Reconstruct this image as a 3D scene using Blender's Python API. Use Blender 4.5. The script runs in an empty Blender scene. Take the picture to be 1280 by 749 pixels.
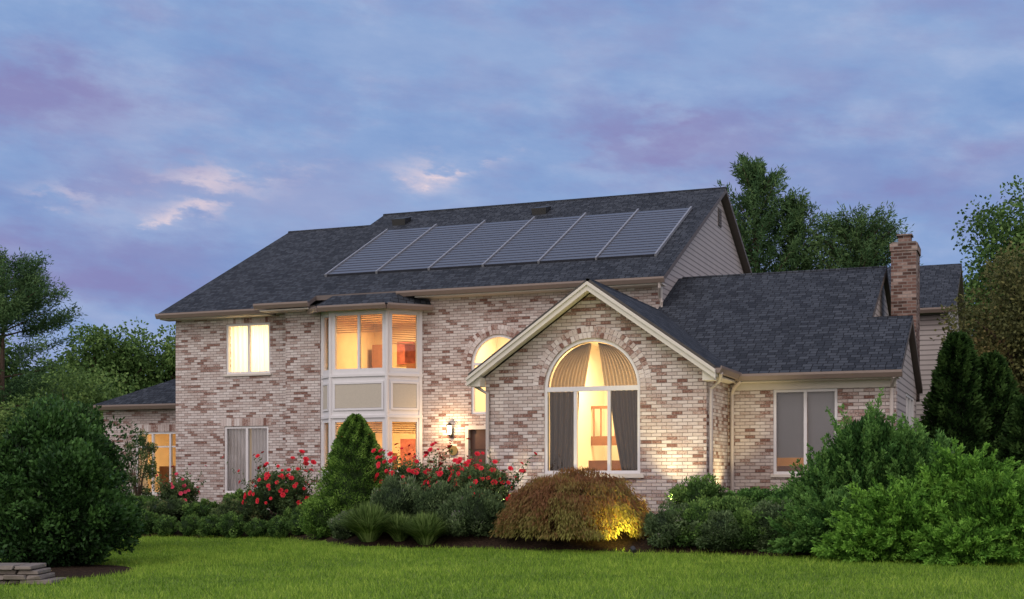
import bpy, math, random
import numpy as np
from mathutils import Vector

scene = bpy.context.scene
COL = scene.collection
TH = math.radians(21.2)
try:
    scene.view_settings.view_transform = 'Standard'
    scene.view_settings.look = 'None'
    scene.view_settings.exposure = 0
except Exception:
    pass

# ------------------------------------------------------------------ materials
def newmat(name):
    m = bpy.data.materials.new(name); m.use_nodes = True
    nt = m.node_tree; nt.nodes.clear()
    out = nt.nodes.new('ShaderNodeOutputMaterial')
    return m, nt, out
def N(nt, t, **kw):
    n = nt.nodes.new(t)
    for k, v in kw.items(): setattr(n, k, v)
    return n
def setin(n, name, val):
    if name in n.inputs: n.inputs[name].default_value = val
def ramp(nt, stops, interp='LINEAR'):
    r = nt.nodes.new('ShaderNodeValToRGB'); r.color_ramp.interpolation = interp
    e = r.color_ramp.elements
    while len(e) > 1: e.remove(e[-1])
    e[0].position = stops[0][0]; e[0].color = (*stops[0][1], 1)
    for p, c in stops[1:]:
        x = e.new(p); x.color = (*c, 1)
    return r
def mixc(nt, a, b, f, mode='MIX'):
    n = nt.nodes.new('ShaderNodeMix'); n.data_type = 'RGBA'; n.blend_type = mode
    for sock, v in ((n.inputs[0], f), (n.inputs[6], a), (n.inputs[7], b)):
        if isinstance(v, (int, float)): sock.default_value = v
        elif isinstance(v, tuple): sock.default_value = (*v, 1)
        else: nt.links.new(v, sock)
    return n.outputs[2]
def math_(nt, op, a, b=0.0, c=None):
    n = nt.nodes.new('ShaderNodeMath'); n.operation = op
    for i, v in enumerate((a, b) if c is None else (a, b, c)):
        if isinstance(v, (int, float)): n.inputs[i].default_value = v
        else: nt.links.new(v, n.inputs[i])
    return n.outputs[0]
def noise_(nt, vec, scale, detail=3, rough=.5):
    n = nt.nodes.new('ShaderNodeTexNoise')
    n.inputs['Scale'].default_value = scale; n.inputs['Detail'].default_value = detail
    n.inputs['Roughness'].default_value = rough
    if vec is not None: nt.links.new(vec, n.inputs['Vector'])
    return n.outputs[0]
def bsdf(nt, out, col, rough=.8, spec=.3, metal=0, normal=None):
    b = nt.nodes.new('ShaderNodeBsdfPrincipled')
    if isinstance(col, tuple): b.inputs['Base Color'].default_value = (*col, 1)
    else: nt.links.new(col, b.inputs['Base Color'])
    b.inputs['Roughness'].default_value = rough
    setin(b, 'Specular IOR Level', spec); b.inputs['Metallic'].default_value = metal
    if normal is not None: nt.links.new(normal, b.inputs['Normal'])
    nt.links.new(b.outputs[0], out.inputs[0])
    return b
def bump(nt, h, strength, dist):
    b = nt.nodes.new('ShaderNodeBump'); b.inputs['Strength'].default_value = strength
    b.inputs['Distance'].default_value = dist
    nt.links.new(h, b.inputs['Height']); return b.outputs[0]

BRICK_STOPS = [(0, (.18, .095, .08)), (.1, (.28, .175, .15)), (.19, (.39, .295, .27)), (.3, (.465, .39, .37)), (.6, (.53, .465, .45)), (1, (.63, .58, .57))]
def mat_brick():
    m, nt, out = newmat('whitewashed_brick')
    uv = N(nt, 'ShaderNodeUVMap').outputs[0]
    sx = N(nt, 'ShaderNodeSeparateXYZ'); nt.links.new(uv, sx.inputs[0])
    BW, RH = .2, .0675
    row = math_(nt, 'FLOOR', math_(nt, 'DIVIDE', sx.outputs[1], RH))
    odd = math_(nt, 'MODULO', math_(nt, 'ABSOLUTE', row), 2.0)
    cx = math_(nt, 'FLOOR', math_(nt, 'ADD', math_(nt, 'DIVIDE', sx.outputs[0], BW), math_(nt, 'MULTIPLY', odd, .5)))
    cmb = N(nt, 'ShaderNodeCombineXYZ'); nt.links.new(cx, cmb.inputs[0]); nt.links.new(row, cmb.inputs[1])
    wnz = N(nt, 'ShaderNodeTexWhiteNoise'); wnz.noise_dimensions = '2D'; nt.links.new(cmb.outputs[0], wnz.inputs['Vector'])
    fx = math_(nt, 'FRACT', math_(nt, 'ADD', math_(nt, 'DIVIDE', sx.outputs[0], BW), math_(nt, 'MULTIPLY', odd, .5)))
    fz = math_(nt, 'FRACT', math_(nt, 'DIVIDE', sx.outputs[1], RH))
    ex = math_(nt, 'MULTIPLY', math_(nt, 'MINIMUM', fx, math_(nt, 'SUBTRACT', 1.0, fx)), BW)
    ez = math_(nt, 'MULTIPLY', math_(nt, 'MINIMUM', fz, math_(nt, 'SUBTRACT', 1.0, fz)), RH)
    n2 = noise_(nt, uv, 30, 4, .75)
    e = math_(nt, 'ADD', math_(nt, 'MINIMUM', ex, ez), math_(nt, 'MULTIPLY', math_(nt, 'SUBTRACT', n2, .5), .006))
    mr = ramp(nt, [(.35, (1, 1, 1)), (.6, (0, 0, 0))]); nt.links.new(math_(nt, 'MULTIPLY', e, 100.0), mr.inputs[0])
    fac = mr.outputs[0]
    r = ramp(nt, BRICK_STOPS)
    n1 = noise_(nt, uv, .8, 3)
    v = math_(nt, 'ADD', wnz.outputs['Value'], math_(nt, 'MULTIPLY', math_(nt, 'SUBTRACT', n2, .5), .95))
    v = math_(nt, 'ADD', v, math_(nt, 'MULTIPLY', math_(nt, 'SUBTRACT', n1, .5), .16))
    nt.links.new(v, r.inputs[0])
    mort = mixc(nt, (.19, .165, .155), (.29, .255, .24), noise_(nt, uv, 6, 3))
    c = mixc(nt, r.outputs[0], mort, fac)
    stain = ramp(nt, [(.3, (.86, .84, .83)), (.6, (1, 1, 1))]); nt.links.new(noise_(nt, uv, .6, 4), stain.inputs[0])
    c = mixc(nt, c, stain.outputs[0], .8, 'MULTIPLY')
    h = math_(nt, 'SUBTRACT', math_(nt, 'MULTIPLY', n2, .5), fac)
    bsdf(nt, out, c, .92, .12, normal=bump(nt, h, .9, .012))
    return m
def mat_island_brick(name='soldier_brick'):
    m, nt, out = newmat(name)
    g = N(nt, 'ShaderNodeNewGeometry')
    tc = N(nt, 'ShaderNodeTexCoord').outputs['Object']
    v = math_(nt, 'ADD', g.outputs['Random Per Island'], math_(nt, 'MULTIPLY', math_(nt, 'SUBTRACT', noise_(nt, tc, 25, 4, .7), .55), .8))
    r = ramp(nt, BRICK_STOPS); nt.links.new(v, r.inputs[0])
    bsdf(nt, out, r.outputs[0], .9, .15, normal=bump(nt, noise_(nt, tc, 60), .4, .01))
    return m
def mat_chimney():
    m, nt, out = newmat('red_brick')
    uv = N(nt, 'ShaderNodeUVMap').outputs[0]
    br = N(nt, 'ShaderNodeTexBrick'); nt.links.new(uv, br.inputs['Vector'])
    br.inputs['Color1'].default_value = (0, 0, 0, 1); br.inputs['Color2'].default_value = (1, 1, 1, 1)
    br.inputs['Mortar'].default_value = (.5, .5, .5, 1)
    br.inputs['Scale'].default_value = 1; br.inputs['Mortar Size'].default_value = .008
    br.inputs['Brick Width'].default_value = .2; br.inputs['Row Height'].default_value = .072
    v = math_(nt, 'ADD', br.outputs[0], math_(nt, 'MULTIPLY', math_(nt, 'SUBTRACT', noise_(nt, uv, 14, 4), .5), .6))
    r = ramp(nt, [(0, (.06, .035, .03)), (.35, (.13, .073, .062)), (.7, (.19, .12, .103)), (1, (.32, .25, .225))]); nt.links.new(v, r.inputs[0])
    c = mixc(nt, r.outputs[0], (.2, .175, .165), br.outputs['Fac'])
    bsdf(nt, out, c, .9, .15)
    return m
def mat_shingle():
    m, nt, out = newmat('asphalt_shingle')
    uv = N(nt, 'ShaderNodeUVMap').outputs[0]
    br = N(nt, 'ShaderNodeTexBrick'); nt.links.new(uv, br.inputs['Vector'])
    br.offset = .37; br.squash = .7; br.squash_frequency = 3
    br.inputs['Color1'].default_value = (.022, .0265, .036, 1); br.inputs['Color2'].default_value = (.060, .069, .086, 1)
    br.inputs['Mortar'].default_value = (.008, .0095, .013, 1)
    br.inputs['Scale'].default_value = 1; br.inputs['Mortar Size'].default_value = .011
    br.inputs['Mortar Smooth'].default_value = .4
    br.inputs['Brick Width'].default_value = .2; br.inputs['Row Height'].default_value = .14
    n = noise_(nt, uv, 70, 4, .8); n1 = noise_(nt, uv, .7, 4)
    f = math_(nt, 'ADD', math_(nt, 'ADD', math_(nt, 'MULTIPLY', n, .9), math_(nt, 'MULTIPLY', n1, .3)), .35)
    cc = N(nt, 'ShaderNodeCombineColor')
    for i in range(3): nt.links.new(f, cc.inputs[i])
    c = mixc(nt, br.outputs[0], cc.outputs[0], 1.0, 'MULTIPLY')
    bsdf(nt, out, c, .9, .2, normal=bump(nt, math_(nt, 'SUBTRACT', n, br.outputs['Fac']), .7, .02))
    return m
def mat_siding(name, col):
    m, nt, out = newmat(name)
    geo = N(nt, 'ShaderNodeNewGeometry').outputs['Position']
    sx = N(nt, 'ShaderNodeSeparateXYZ'); nt.links.new(geo, sx.inputs[0])
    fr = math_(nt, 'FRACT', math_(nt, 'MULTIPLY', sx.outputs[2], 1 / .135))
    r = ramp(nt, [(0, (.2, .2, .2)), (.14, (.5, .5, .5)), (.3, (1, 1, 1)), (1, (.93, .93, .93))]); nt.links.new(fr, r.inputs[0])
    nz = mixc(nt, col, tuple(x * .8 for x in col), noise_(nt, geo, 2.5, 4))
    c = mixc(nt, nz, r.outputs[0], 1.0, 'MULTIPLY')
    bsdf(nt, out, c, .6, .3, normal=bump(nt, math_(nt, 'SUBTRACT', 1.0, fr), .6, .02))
    return m
def mat_plain(name, col, rough=.6, spec=.4, metal=0, var=.15, sc=6):
    m, nt, out = newmat(name)
    tc = N(nt, 'ShaderNodeTexCoord').outputs['Object']
    n = noise_(nt, tc, sc, 4, .6)
    c = mixc(nt, tuple(x * (1 - var) for x in col), tuple(min(1, x * (1 + var)) for x in col), n)
    bsdf(nt, out, c, rough, spec, metal, normal=bump(nt, noise_(nt, tc, 40), .1, .005))
    return m
def mat_glass():
    m, nt, out = newmat('window_glass')
    t = N(nt, 'ShaderNodeBsdfTransparent'); g = N(nt, 'ShaderNodeBsdfGlossy'); g.inputs['Roughness'].default_value = .03
    tc = N(nt, 'ShaderNodeTexCoord').outputs['Object']
    nt.links.new(bump(nt, noise_(nt, tc, 2.0, 1), .05, .02), g.inputs['Normal'])
    g.inputs[0].default_value = (.75, .75, .75, 1)
    t.inputs[0].default_value = (.93, .95, .94, 1)
    fr = N(nt, 'ShaderNodeFresnel'); fr.inputs[0].default_value = 1.5
    f = math_(nt, 'ADD', fr.outputs[0], .01)
    mx = N(nt, 'ShaderNodeMixShader'); nt.links.new(f, mx.inputs[0]); nt.links.new(t.outputs[0], mx.inputs[1]); nt.links.new(g.outputs[0], mx.inputs[2])
    nt.links.new(mx.outputs[0], out.inputs[0]); return m
def mat_cloth(name, col, trans=.5, var=.2):
    m, nt, out = newmat(name)
    tc = N(nt, 'ShaderNodeTexCoord').outputs['Object']
    c = mixc(nt, tuple(x * (1 - var) for x in col), col, noise_(nt, tc, 5, 3))
    d = N(nt, 'ShaderNodeBsdfDiffuse'); t = N(nt, 'ShaderNodeBsdfTranslucent')
    nt.links.new(c, d.inputs[0]); nt.links.new(c, t.inputs[0])
    mx = N(nt, 'ShaderNodeMixShader'); mx.inputs[0].default_value = trans
    nt.links.new(d.outputs[0], mx.inputs[1]); nt.links.new(t.outputs[0], mx.inputs[2])
    nt.links.new(mx.outputs[0], out.inputs[0]); return m
def mat_emit(name, col, s):
    m, nt, out = newmat(name)
    tc = N(nt, 'ShaderNodeTexCoord').outputs['Object']
    e = N(nt, 'ShaderNodeEmission'); nt.links.new(mixc(nt, tuple(x * .85 for x in col), col, noise_(nt, tc, 8)), e.inputs[0])
    e.inputs[1].default_value = s
    nt.links.new(e.outputs[0], out.inputs[0]); return m
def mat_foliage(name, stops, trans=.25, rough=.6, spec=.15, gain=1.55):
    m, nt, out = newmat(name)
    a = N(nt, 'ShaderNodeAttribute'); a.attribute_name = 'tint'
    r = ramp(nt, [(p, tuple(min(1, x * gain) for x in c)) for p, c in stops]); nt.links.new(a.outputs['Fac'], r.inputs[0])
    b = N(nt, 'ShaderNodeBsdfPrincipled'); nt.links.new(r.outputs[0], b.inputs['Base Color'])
    b.inputs['Roughness'].default_value = rough; setin(b, 'Specular IOR Level', spec)
    t = N(nt, 'ShaderNodeBsdfTranslucent'); nt.links.new(r.outputs[0], t.inputs[0])
    mx = N(nt, 'ShaderNodeMixShader'); mx.inputs[0].default_value = trans
    nt.links.new(b.outputs[0], mx.inputs[1]); nt.links.new(t.outputs[0], mx.inputs[2])
    nt.links.new(mx.outputs[0], out.inputs[0]); return m
def mat_noise3(name, stops, scale, rough=.95, bs=.5, bd=.03, vs2=None):
    m, nt, out = newmat(name)
    g = N(nt, 'ShaderNodeNewGeometry').outputs['Position']
    n = noise_(nt, g, scale, 6, .65)
    if vs2: n = math_(nt, 'ADD', math_(nt, 'MULTIPLY', n, .55), math_(nt, 'MULTIPLY', noise_(nt, g, vs2, 3), .45))
    r = ramp(nt, stops); nt.links.new(n, r.inputs[0])
    bsdf(nt, out, r.outputs[0], rough, .1, normal=bump(nt, n, bs, bd)); return m

M_BRICK = mat_brick(); M_SOLD = mat_island_brick(); M_CHIM = mat_chimney(); M_ROOF = mat_shingle()
M_SIDE = mat_siding('beige_siding', (.44, .395, .385))
M_WHITE = mat_plain('white_trim', (.64, .63, .65), .5, .4, var=.06)
M_CREAM = mat_plain('cream_trim', (.56, .52, .475), .5, .4, var=.08)
M_RAKEB = mat_plain('cream_rake_paint', (.60, .57, .51), .5, .4, var=.06)
M_SPOUT = mat_plain('beige_downspout', (.46, .41, .385), .5, .4, var=.08)
M_PANEL = mat_plain('beige_panel', (.47, .43, .365), .8, .2, var=.12, sc=30)
M_TAN = mat_plain('tan_gutter', (.20, .155, .135), .45, .5, var=.1)
M_RAKE = mat_plain('brown_rake_trim', (.12, .10, .095), .6, .3, var=.1)
M_DARKTRIM = mat_plain('dark_trim', (.06, .055, .05), .6, .3)
M_VENT = mat_plain('brown_vent', (.13, .11, .105), .6, .3)
M_GLASS = mat_glass()
M_DOOR = mat_plain('dark_wood_door', (.07, .03, .018), .4, .5, var=.4, sc=12)
M_BRASS = mat_plain('brass', (.5, .33, .12), .3, .5, 1)
M_BLACK = mat_plain('black_metal', (.02, .02, .022), .5, .5)
M_STONE = mat_plain('bluestone', (.17, .15, .135), .95, .1, var=.45, sc=10)
M_BARK = mat_plain('bark', (.09, .065, .05), .95, .1, var=.4, sc=14)
M_ROOM = mat_plain('warm_plaster', (.74, .56, .33), .9, .1, var=.25, sc=2)
M_ROOM2 = mat_plain('cream_plaster', (.8, .72, .58), .9, .1, var=.08, sc=2)
M_WOOD = mat_plain('stair_wood', (.26, .11, .045), .5, .4, var=.3, sc=9)
M_SHEER = mat_cloth('sheer_curtain', (.86, .83, .76), .65, .1)
M_SHEERC = mat_cloth('cool_sheer_curtain', (.72, .70, .76), .35, .1)
M_GOLD = mat_cloth('gold_drape', (.62, .52, .40), .42)
M_GREYD = mat_cloth('grey_drape', (.11, .10, .11), .15)
M_BLIND = mat_cloth('grey_roller_blind', (.33, .315, .345), .08, .05)
M_BLINDW = mat_cloth('wood_blind', (.70, .46, .26), .35, .1)
M_ART = mat_plain('picture_canvas', (.4, .12, .08), .7, .2, var=.8, sc=7)
M_SOLAR = mat_plain('solar_glass', (.09, .097, .12), .4, .5, .1, var=.1)
M_SOLARD = mat_plain('solar_gap', (.040, .043, .056), .8, .1)
M_RAIL = mat_plain('aluminium_rail', (.25, .26, .29), .5, .5, .3)

# ------------------------------------------------------------------ mesh helpers
class Fr:
    def __init__(s, ox, oy, ux, uy):
        l = math.hypot(ux, uy); s.o = (ox, oy); s.u = (ux / l, uy / l); s.n = (s.u[1], -s.u[0])
    def p(s, h, z, d=0):
        return (s.o[0] + s.u[0] * h + s.n[0] * d, s.o[1] + s.u[1] * h + s.n[1] * d, z)
class MB:
    def __init__(s): s.v = []; s.f = []; s.m = []
    def poly(s, pts, m=0):
        b = len(s.v); s.v += [tuple(p) for p in pts]; s.f.append(list(range(b, b + len(pts)))); s.m.append(m); return s
    def hexa(s, c, m=0):
        b = len(s.v); s.v += [tuple(p) for p in c]
        for q in ((0, 3, 2, 1), (4, 5, 6, 7), (0, 1, 5, 4), (1, 2, 6, 5), (2, 3, 7, 6), (3, 0, 4, 7)):
            s.f.append([b + i for i in q]); s.m.append(m)
        return s
    def box(s, F, h0, h1, z0, z1, d0, d1, m=0):
        return s.hexa([F.p(h0, z0, d1), F.p(h1, z0, d1), F.p(h1, z0, d0), F.p(h0, z0, d0),
                       F.p(h0, z1, d1), F.p(h1, z1, d1), F.p(h1, z1, d0), F.p(h0, z1, d0)], m)
    def abox(s, x0, x1, y0, y1, z0, z1, m=0):
        return s.hexa([(x0, y0, z0), (x1, y0, z0), (x1, y1, z0), (x0, y1, z0), (x0, y0, z1), (x1, y0, z1), (x1, y1, z1), (x0, y1, z1)], m)
    def tube(s, pts, radii, seg=8, m=0, cap=True):
        rings = []
        n = len(pts)
        for i, p in enumerate(pts):
            p = Vector(p)
            d = (Vector(pts[min(i + 1, n - 1)]) - Vector(pts[max(i - 1, 0)])).normalized()
            a = d.cross(Vector((0.13, 0.31, 1)) if abs(d.z) < .9 else Vector((1, .1, 0))).normalized(); b = d.cross(a)
            base = len(s.v)
            for k in range(seg):
                t = 2 * math.pi * k / seg
                s.v.append(tuple(p + (a * math.cos(t) + b * math.sin(t)) * radii[i]))
            rings.append(base)
        for i in range(n - 1):
            for k in range(seg):
                s.f.append([rings[i] + k, rings[i] + (k + 1) % seg, rings[i + 1] + (k + 1) % seg, rings[i + 1] + k]); s.m.append(m)
        if cap:
            s.f.append([rings[0] + k for k in range(seg)][::-1]); s.m.append(m)
            s.f.append([rings[-1] + k for k in range(seg)]); s.m.append(m)
        return s
    def slab(s, pts, t, m0=0, m1=1):
        n = len(pts); b = len(s.v)
        s.v += [tuple(p) for p in pts] + [(p[0], p[1], p[2] - t) for p in pts]
        s.f.append([b + i for i in range(n)]); s.m.append(m0)
        s.f.append([b + n + i for i in range(n)][::-1]); s.m.append(m1)
        for i in range(n):
            j = (i + 1) % n
            s.f.append([b + j, b + i, b + n + i, b + n + j]); s.m.append(m1)
def uvproject(me):
    me.update()
    uv = me.uv_layers.new(name='UVMap') if not me.uv_layers else me.uv_layers[0]
    for p in me.polygons:
        n = p.normal
        if abs(n.z) > .95: t = Vector((1, 0, 0)); b = Vector((0, 1, 0))
        else:
            t = Vector((-n.y, n.x, 0)).normalized(); b = n.cross(t)
        for li in p.loop_indices:
            co = me.vertices[me.loops[li].vertex_index].co
            uv.data[li].uv = (co.dot(t), co.dot(b))
def make(name, mb, mats, parent=None, label=None, smooth=False, bevel=0):
    me = bpy.data.meshes.new(name); me.from_pydata(mb.v, [], mb.f)
    for m in (mats if isinstance(mats, (list, tuple)) else [mats]): me.materials.append(m)
    me.polygons.foreach_set('material_index', mb.m)
    uvproject(me)
    if smooth: me.polygons.foreach_set('use_smooth', [True] * len(me.polygons))
    o = bpy.data.objects.new(name, me); COL.objects.link(o)
    if parent: o.parent = parent
    if label: o['label'] = label
    if bevel:
        b = o.modifiers.new('bevel', 'BEVEL'); b.width = bevel; b.segments = 2; b.limit_method = 'ANGLE'
    return o
def top(o, label, cat, group=None):
    o['label'] = label; o['category'] = cat
    if group: o['group'] = group
    return o
def empty(name, loc=(0, 0, 0)):
    e = bpy.data.objects.new(name, None); e.location = loc; COL.objects.link(e); e.empty_display_size = .3; return e

def wall(name, F, outer, holes, thick, mat, parent, d0=0, label=None):
    cu = bpy.data.curves.new('tmp', 'CURVE'); cu.dimensions = '2D'; cu.fill_mode = 'BOTH'; cu.extrude = thick / 2
    for poly in [outer] + holes:
        sp = cu.splines.new('POLY'); sp.points.add(len(poly) - 1)
        for i, (x, y) in enumerate(poly): sp.points[i].co = (x, y, 0, 1)
        sp.use_cyclic_u = True
    ob = bpy.data.objects.new('tmp', cu); COL.objects.link(ob)
    bpy.context.view_layer.update()
    me = bpy.data.meshes.new_from_object(ob)
    bpy.data.objects.remove(ob)
    me.name = name
    for v in me.vertices:
        x, y, z = v.co
        v.co = F.p(x, y, z - thick / 2 + d0)
    me.materials.clear(); me.materials.append(mat)
    me.polygons.foreach_set('material_index', [0] * len(me.polygons))
    me.polygons.foreach_set('use_smooth', [False] * len(me.polygons))
    uvproject(me)
    o = bpy.data.objects.new(name, me); COL.objects.link(o); o.parent = parent
    if label: o['label'] = label
    return o
def rect(h0, h1, z0, z1): return [(h0, z0), (h1, z0), (h1, z1), (h0, z1)]
def archpoly(h0, h1, z0, zs, n=24):
    c = (h0 + h1) / 2; r = (h1 - h0) / 2
    return [(h0, z0), (h1, z0)] + [(c + r * math.cos(math.pi * i / n), zs + r * math.sin(math.pi * i / n)) for i in range(n + 1)]

house = empty('brick_house', (0, 0, 0))
top(house, 'two-storey whitewashed brick house with dark shingle roofs and lit windows', 'house')

# ------------------------------------------------------------------ windows
def lintel(F, h0, h1, z, parent, n=None):
    mb = MB(); n = n or max(3, int((h1 - h0 + .2) / .078)); w = (h1 - h0 + .2) / n
    for i in range(n):
        a = h0 - .1 + i * w
        mb.box(F, a + .004, a + w - .004, z + .01, z + .21, -.05, .008 + .003 * (i % 2))
    make('lintel', mb, M_SOLD, parent, 'soldier-course brick lintel')
def window(F, h0, h1, z0, z1, mulls=(), bars=(), mat=M_WHITE, fw=.055, sill=True, brick=True, d=-.07, label=None):
    mb = MB()
    mb.box(F, h0, h0 + fw, z0, z1, d - .05, d + .05); mb.box(F, h1 - fw, h1, z0, z1, d - .05, d + .05)
    mb.box(F, h0 + fw, h1 - fw, z0, z0 + fw, d - .05, d + .048); mb.box(F, h0 + fw, h1 - fw, z1 - fw, z1, d - .05, d + .048)
    for m in mulls: mb.box(F, m - .03, m + .03, z0 + fw, z1 - fw, d - .04, d + .046)
    for b, a0, a1 in bars: mb.box(F, a0, a1, b - .02, b + .02, d - .03, d + .03)
    w = make('window', mb, mat, house, label)
    g = MB(); g.poly([F.p(h0 + .02, z0 + .02, d), F.p(h1 - .02, z0 + .02, d), F.p(h1 - .02, z1 - .02, d), F.p(h0 + .02, z1 - .02, d)])
    make('glass_pane', g, M_GLASS, w)
    if sill:
        s = MB(); s.box(F, h0 - .05, h1 + .05, z0 - .06, z0 - .002, -.12, .05); make('sill', s, M_CREAM, w, bevel=.006)
    if brick: lintel(F, h0, h1, z1, house)
    return w
def room(F, h0, h1, z0, z1, dep, d0=-.26, mat=M_ROOM, power=60, col=(1, .70, .40), lz=None, lsize=.9):
    mb = MB(); a, b = d0, d0 - dep
    P = F.p
    mb.poly([P(h0, z0, b), P(h1, z0, b), P(h1, z1, b), P(h0, z1, b)])
    mb.poly([P(h0, z0, a), P(h0, z0, b), P(h0, z1, b), P(h0, z1, a)])
    mb.poly([P(h1, z0, b), P(h1, z0, a), P(h1, z1, a), P(h1, z1, b)])
    mb.poly([P(h0, z0, a), P(h1, z0, a), P(h1, z0, b), P(h0, z0, b)])
    mb.poly([P(h0, z1, b), P(h1, z1, b), P(h1, z1, a), P(h0, z1, a)])
    make('room_interior', mb, mat, house)
    if power:
        l = bpy.data.lights.new('ceiling_lamp', 'AREA'); l.energy = power; l.color = col; l.shape = 'DISK'; l.size = lsize
        o = bpy.data.objects.new('ceiling_lamp', l); COL.objects.link(o)
        o.location = P((h0 + h1) / 2, (lz or z1 - .12), d0 - dep * .5); o.parent = house
def drape(F, hf0, hf1, z0, z1, d, mat, parent, waves=6, amp=.03, name='curtain', nh=48, nz=14):
    mb = MB()
    for j in range(nz + 1):
        z = z0 + (z1 - z0) * j / nz
        a = hf0(z) if callable(hf0) else hf0; b = hf1(z) if callable(hf1) else hf1
        for i in range(nh + 1):
            t = i / nh
            mb.v.append(F.p(a + (b - a) * t, z, d + amp * math.sin(t * waves * 2 * math.pi + .4 * math.sin(z * 3)) ))
    for j in range(nz):
        for i in range(nh):
            k = j * (nh + 1) + i
            mb.f.append([k, k + 1, k + nh + 2, k + nh + 1]); mb.m.append(0)
    return make(name, mb, mat, parent, smooth=True)
def blinds(F, h0, h1, z0, z1, d, mat, parent, pitch=.05):
    mb = MB(); z = z0
    while z < z1 - .01:
        mb.hexa([F.p(h0, z, d + .02), F.p(h1, z, d + .02), F.p(h1, z + .022, d - .01), F.p(h0, z + .022, d - .01),
                 F.p(h0, z + .003, d + .02), F.p(h1, z + .003, d + .02), F.p(h1, z + .025, d - .01), F.p(h0, z + .025, d - .01)])
        z += pitch
    return make('window_blind', mb, mat, parent)

# ------------------------------------------------------------------ HOUSE walls
FM = Fr(0, 0, 1, 0); FS = Fr(0, -.3, 1, 0); FG = Fr(0, -5.5, 1, 0); FGA = Fr(0, -3.6, 1, 0)
ZB = -.3; XR = -.1; XE = .1
wall('wall', FM, rect(-13.38, -9.6, ZB, 5.1), [rect(-11.81, -10.48, 3.57, 4.88), rect(-11.86, -10.53, .46, 2.2)], .25, M_BRICK, house)
wall('wall', FS, rect(-9.84, -8.84, ZB, 5.22), [], .3, M_BRICK, house)
wall('wall', FM, rect(-6.16, XR, ZB, 5.3), [archpoly(-4.83, -3.43, 2.4, 3.62), rect(-4.98, -3.3, .14, 2.12)], .25, M_BRICK, house)
wall('wall', FG, [(-2.19, ZB), (2.26, ZB), (2.26, 2.84), (.03, 4.42), (-2.19, 2.84)], [archpoly(-.96, .98, .92, 2.56, 32)], .25, M_BRICK, house)
wall('wall', Fr(2.26, -5.5, 0, 1), rect(.25, 1.9, ZB, 2.84), [], .25, M_BRICK, house)
wall('wall', Fr(-2.19, 0, 0, -1), rect(0, 5.25, ZB, 2.84), [], .25, M_BRICK, house)
wall('wall', FGA, rect(2.26, 5.5, ZB, 2.78), [rect(3.16, 4.4, .91, 2.58)], .25, M_BRICK, house)
FR = Fr(5.5, -3.6, 0, 1)
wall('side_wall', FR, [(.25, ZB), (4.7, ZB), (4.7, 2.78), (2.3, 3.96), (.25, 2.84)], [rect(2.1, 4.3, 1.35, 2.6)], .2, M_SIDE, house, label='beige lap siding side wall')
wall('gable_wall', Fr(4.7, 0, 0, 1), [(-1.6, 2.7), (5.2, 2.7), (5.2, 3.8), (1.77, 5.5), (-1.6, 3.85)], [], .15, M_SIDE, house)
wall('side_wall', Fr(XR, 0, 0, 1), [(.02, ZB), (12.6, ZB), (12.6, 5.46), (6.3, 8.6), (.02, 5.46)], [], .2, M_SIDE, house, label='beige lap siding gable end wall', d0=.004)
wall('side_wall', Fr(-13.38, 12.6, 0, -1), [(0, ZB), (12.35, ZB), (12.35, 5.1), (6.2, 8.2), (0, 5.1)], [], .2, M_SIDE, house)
wall('back_wall', Fr(0, 12.6, -1, 0), rect(.3, 13.2, ZB, 5.1), [], .2, M_SIDE, house)
make('corner_board', MB().abox(XR, XR + .03, -.0, .14, 2.8, 5.4), M_CREAM, house)
mb = MB(); FX = Fr(XR, 0, 0, 1)
mb.box(FX, 6.1, 6.5, 7.75, 8.25, .004, .02, 0)
for i in range(6): mb.box(FX, 6.13, 6.47, 7.78 + i * .075, 7.82 + i * .075, .02, .035, 0)
make('gable_vent', mb, M_VENT, house)
FL = Fr(0, 2, 1, 0)
wall('wall', FL, rect(-17.3, -13.38, ZB, 2.8), [rect(-16.16, -14.4, .4, 2.17)], .25, M_BRICK, house)
wall('side_wall', Fr(-17.3, 8, 0, -1), rect(0, 5.75, ZB, 2.8), [], .2, M_SIDE, house)
wall('side_wall', Fr(5.8, 8, 0, 1), [(0, ZB), (6, ZB), (6, 5.3), (3, 6.85), (0, 5.3)], [], .2, M_SIDE, house)
wall('rear_wall', Fr(0, 8, 1, 0), rect(3.6, 5.6, ZB, 5.3), [], .2, M_SIDE, house)

# ------------------------------------------------------------------ roofs
def zM(v): return 5.44 + .5015 * (v + .4)
def zLf(v): return 5.2 + .4925 * (v + .4)
def zG(v): return 2.87 + .495 * (v + 3.95)
mb = MB()
mb.slab([(-10.36, -.8, zM(-.8)), (-8.9, -.8, zM(-.8)), (-8.9, -.4, zM(-.4)), (XE, -.4, zM(-.4)), (XE, 6.3, 8.8), (-10.36, 6.3, 8.8)], .12)
mb.slab([(-10.36, 6.3, 8.8), (XE, 6.3, 8.8), (XE, 13, 5.44), (-10.36, 13, 5.44)], .12)
mb.tube([(-10.36, 6.3, 8.78), (XE, 6.3, 8.78)], [.06, .06], 8, 0)
r_main = make('roof', mb, [M_ROOF, M_RAKE], house, 'dark charcoal shingle main gable roof')
mb = MB()
mb.slab([(-13.65, -.4, zLf(-.4)), (-10.34, -.4, zLf(-.4)), (-10.34, 6.3, 8.5), (-13.65, 6.3, 8.5)], .12)
mb.slab([(-13.65, 6.3, 8.5), (-10.34, 6.3, 8.5), (-10.34, 13, 5.2), (-13.65, 13, 5.2)], .12)
mb.tube([(-13.65, 6.3, 8.48), (-10.36, 6.3, 8.48)], [.06, .06], 8, 0)
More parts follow.
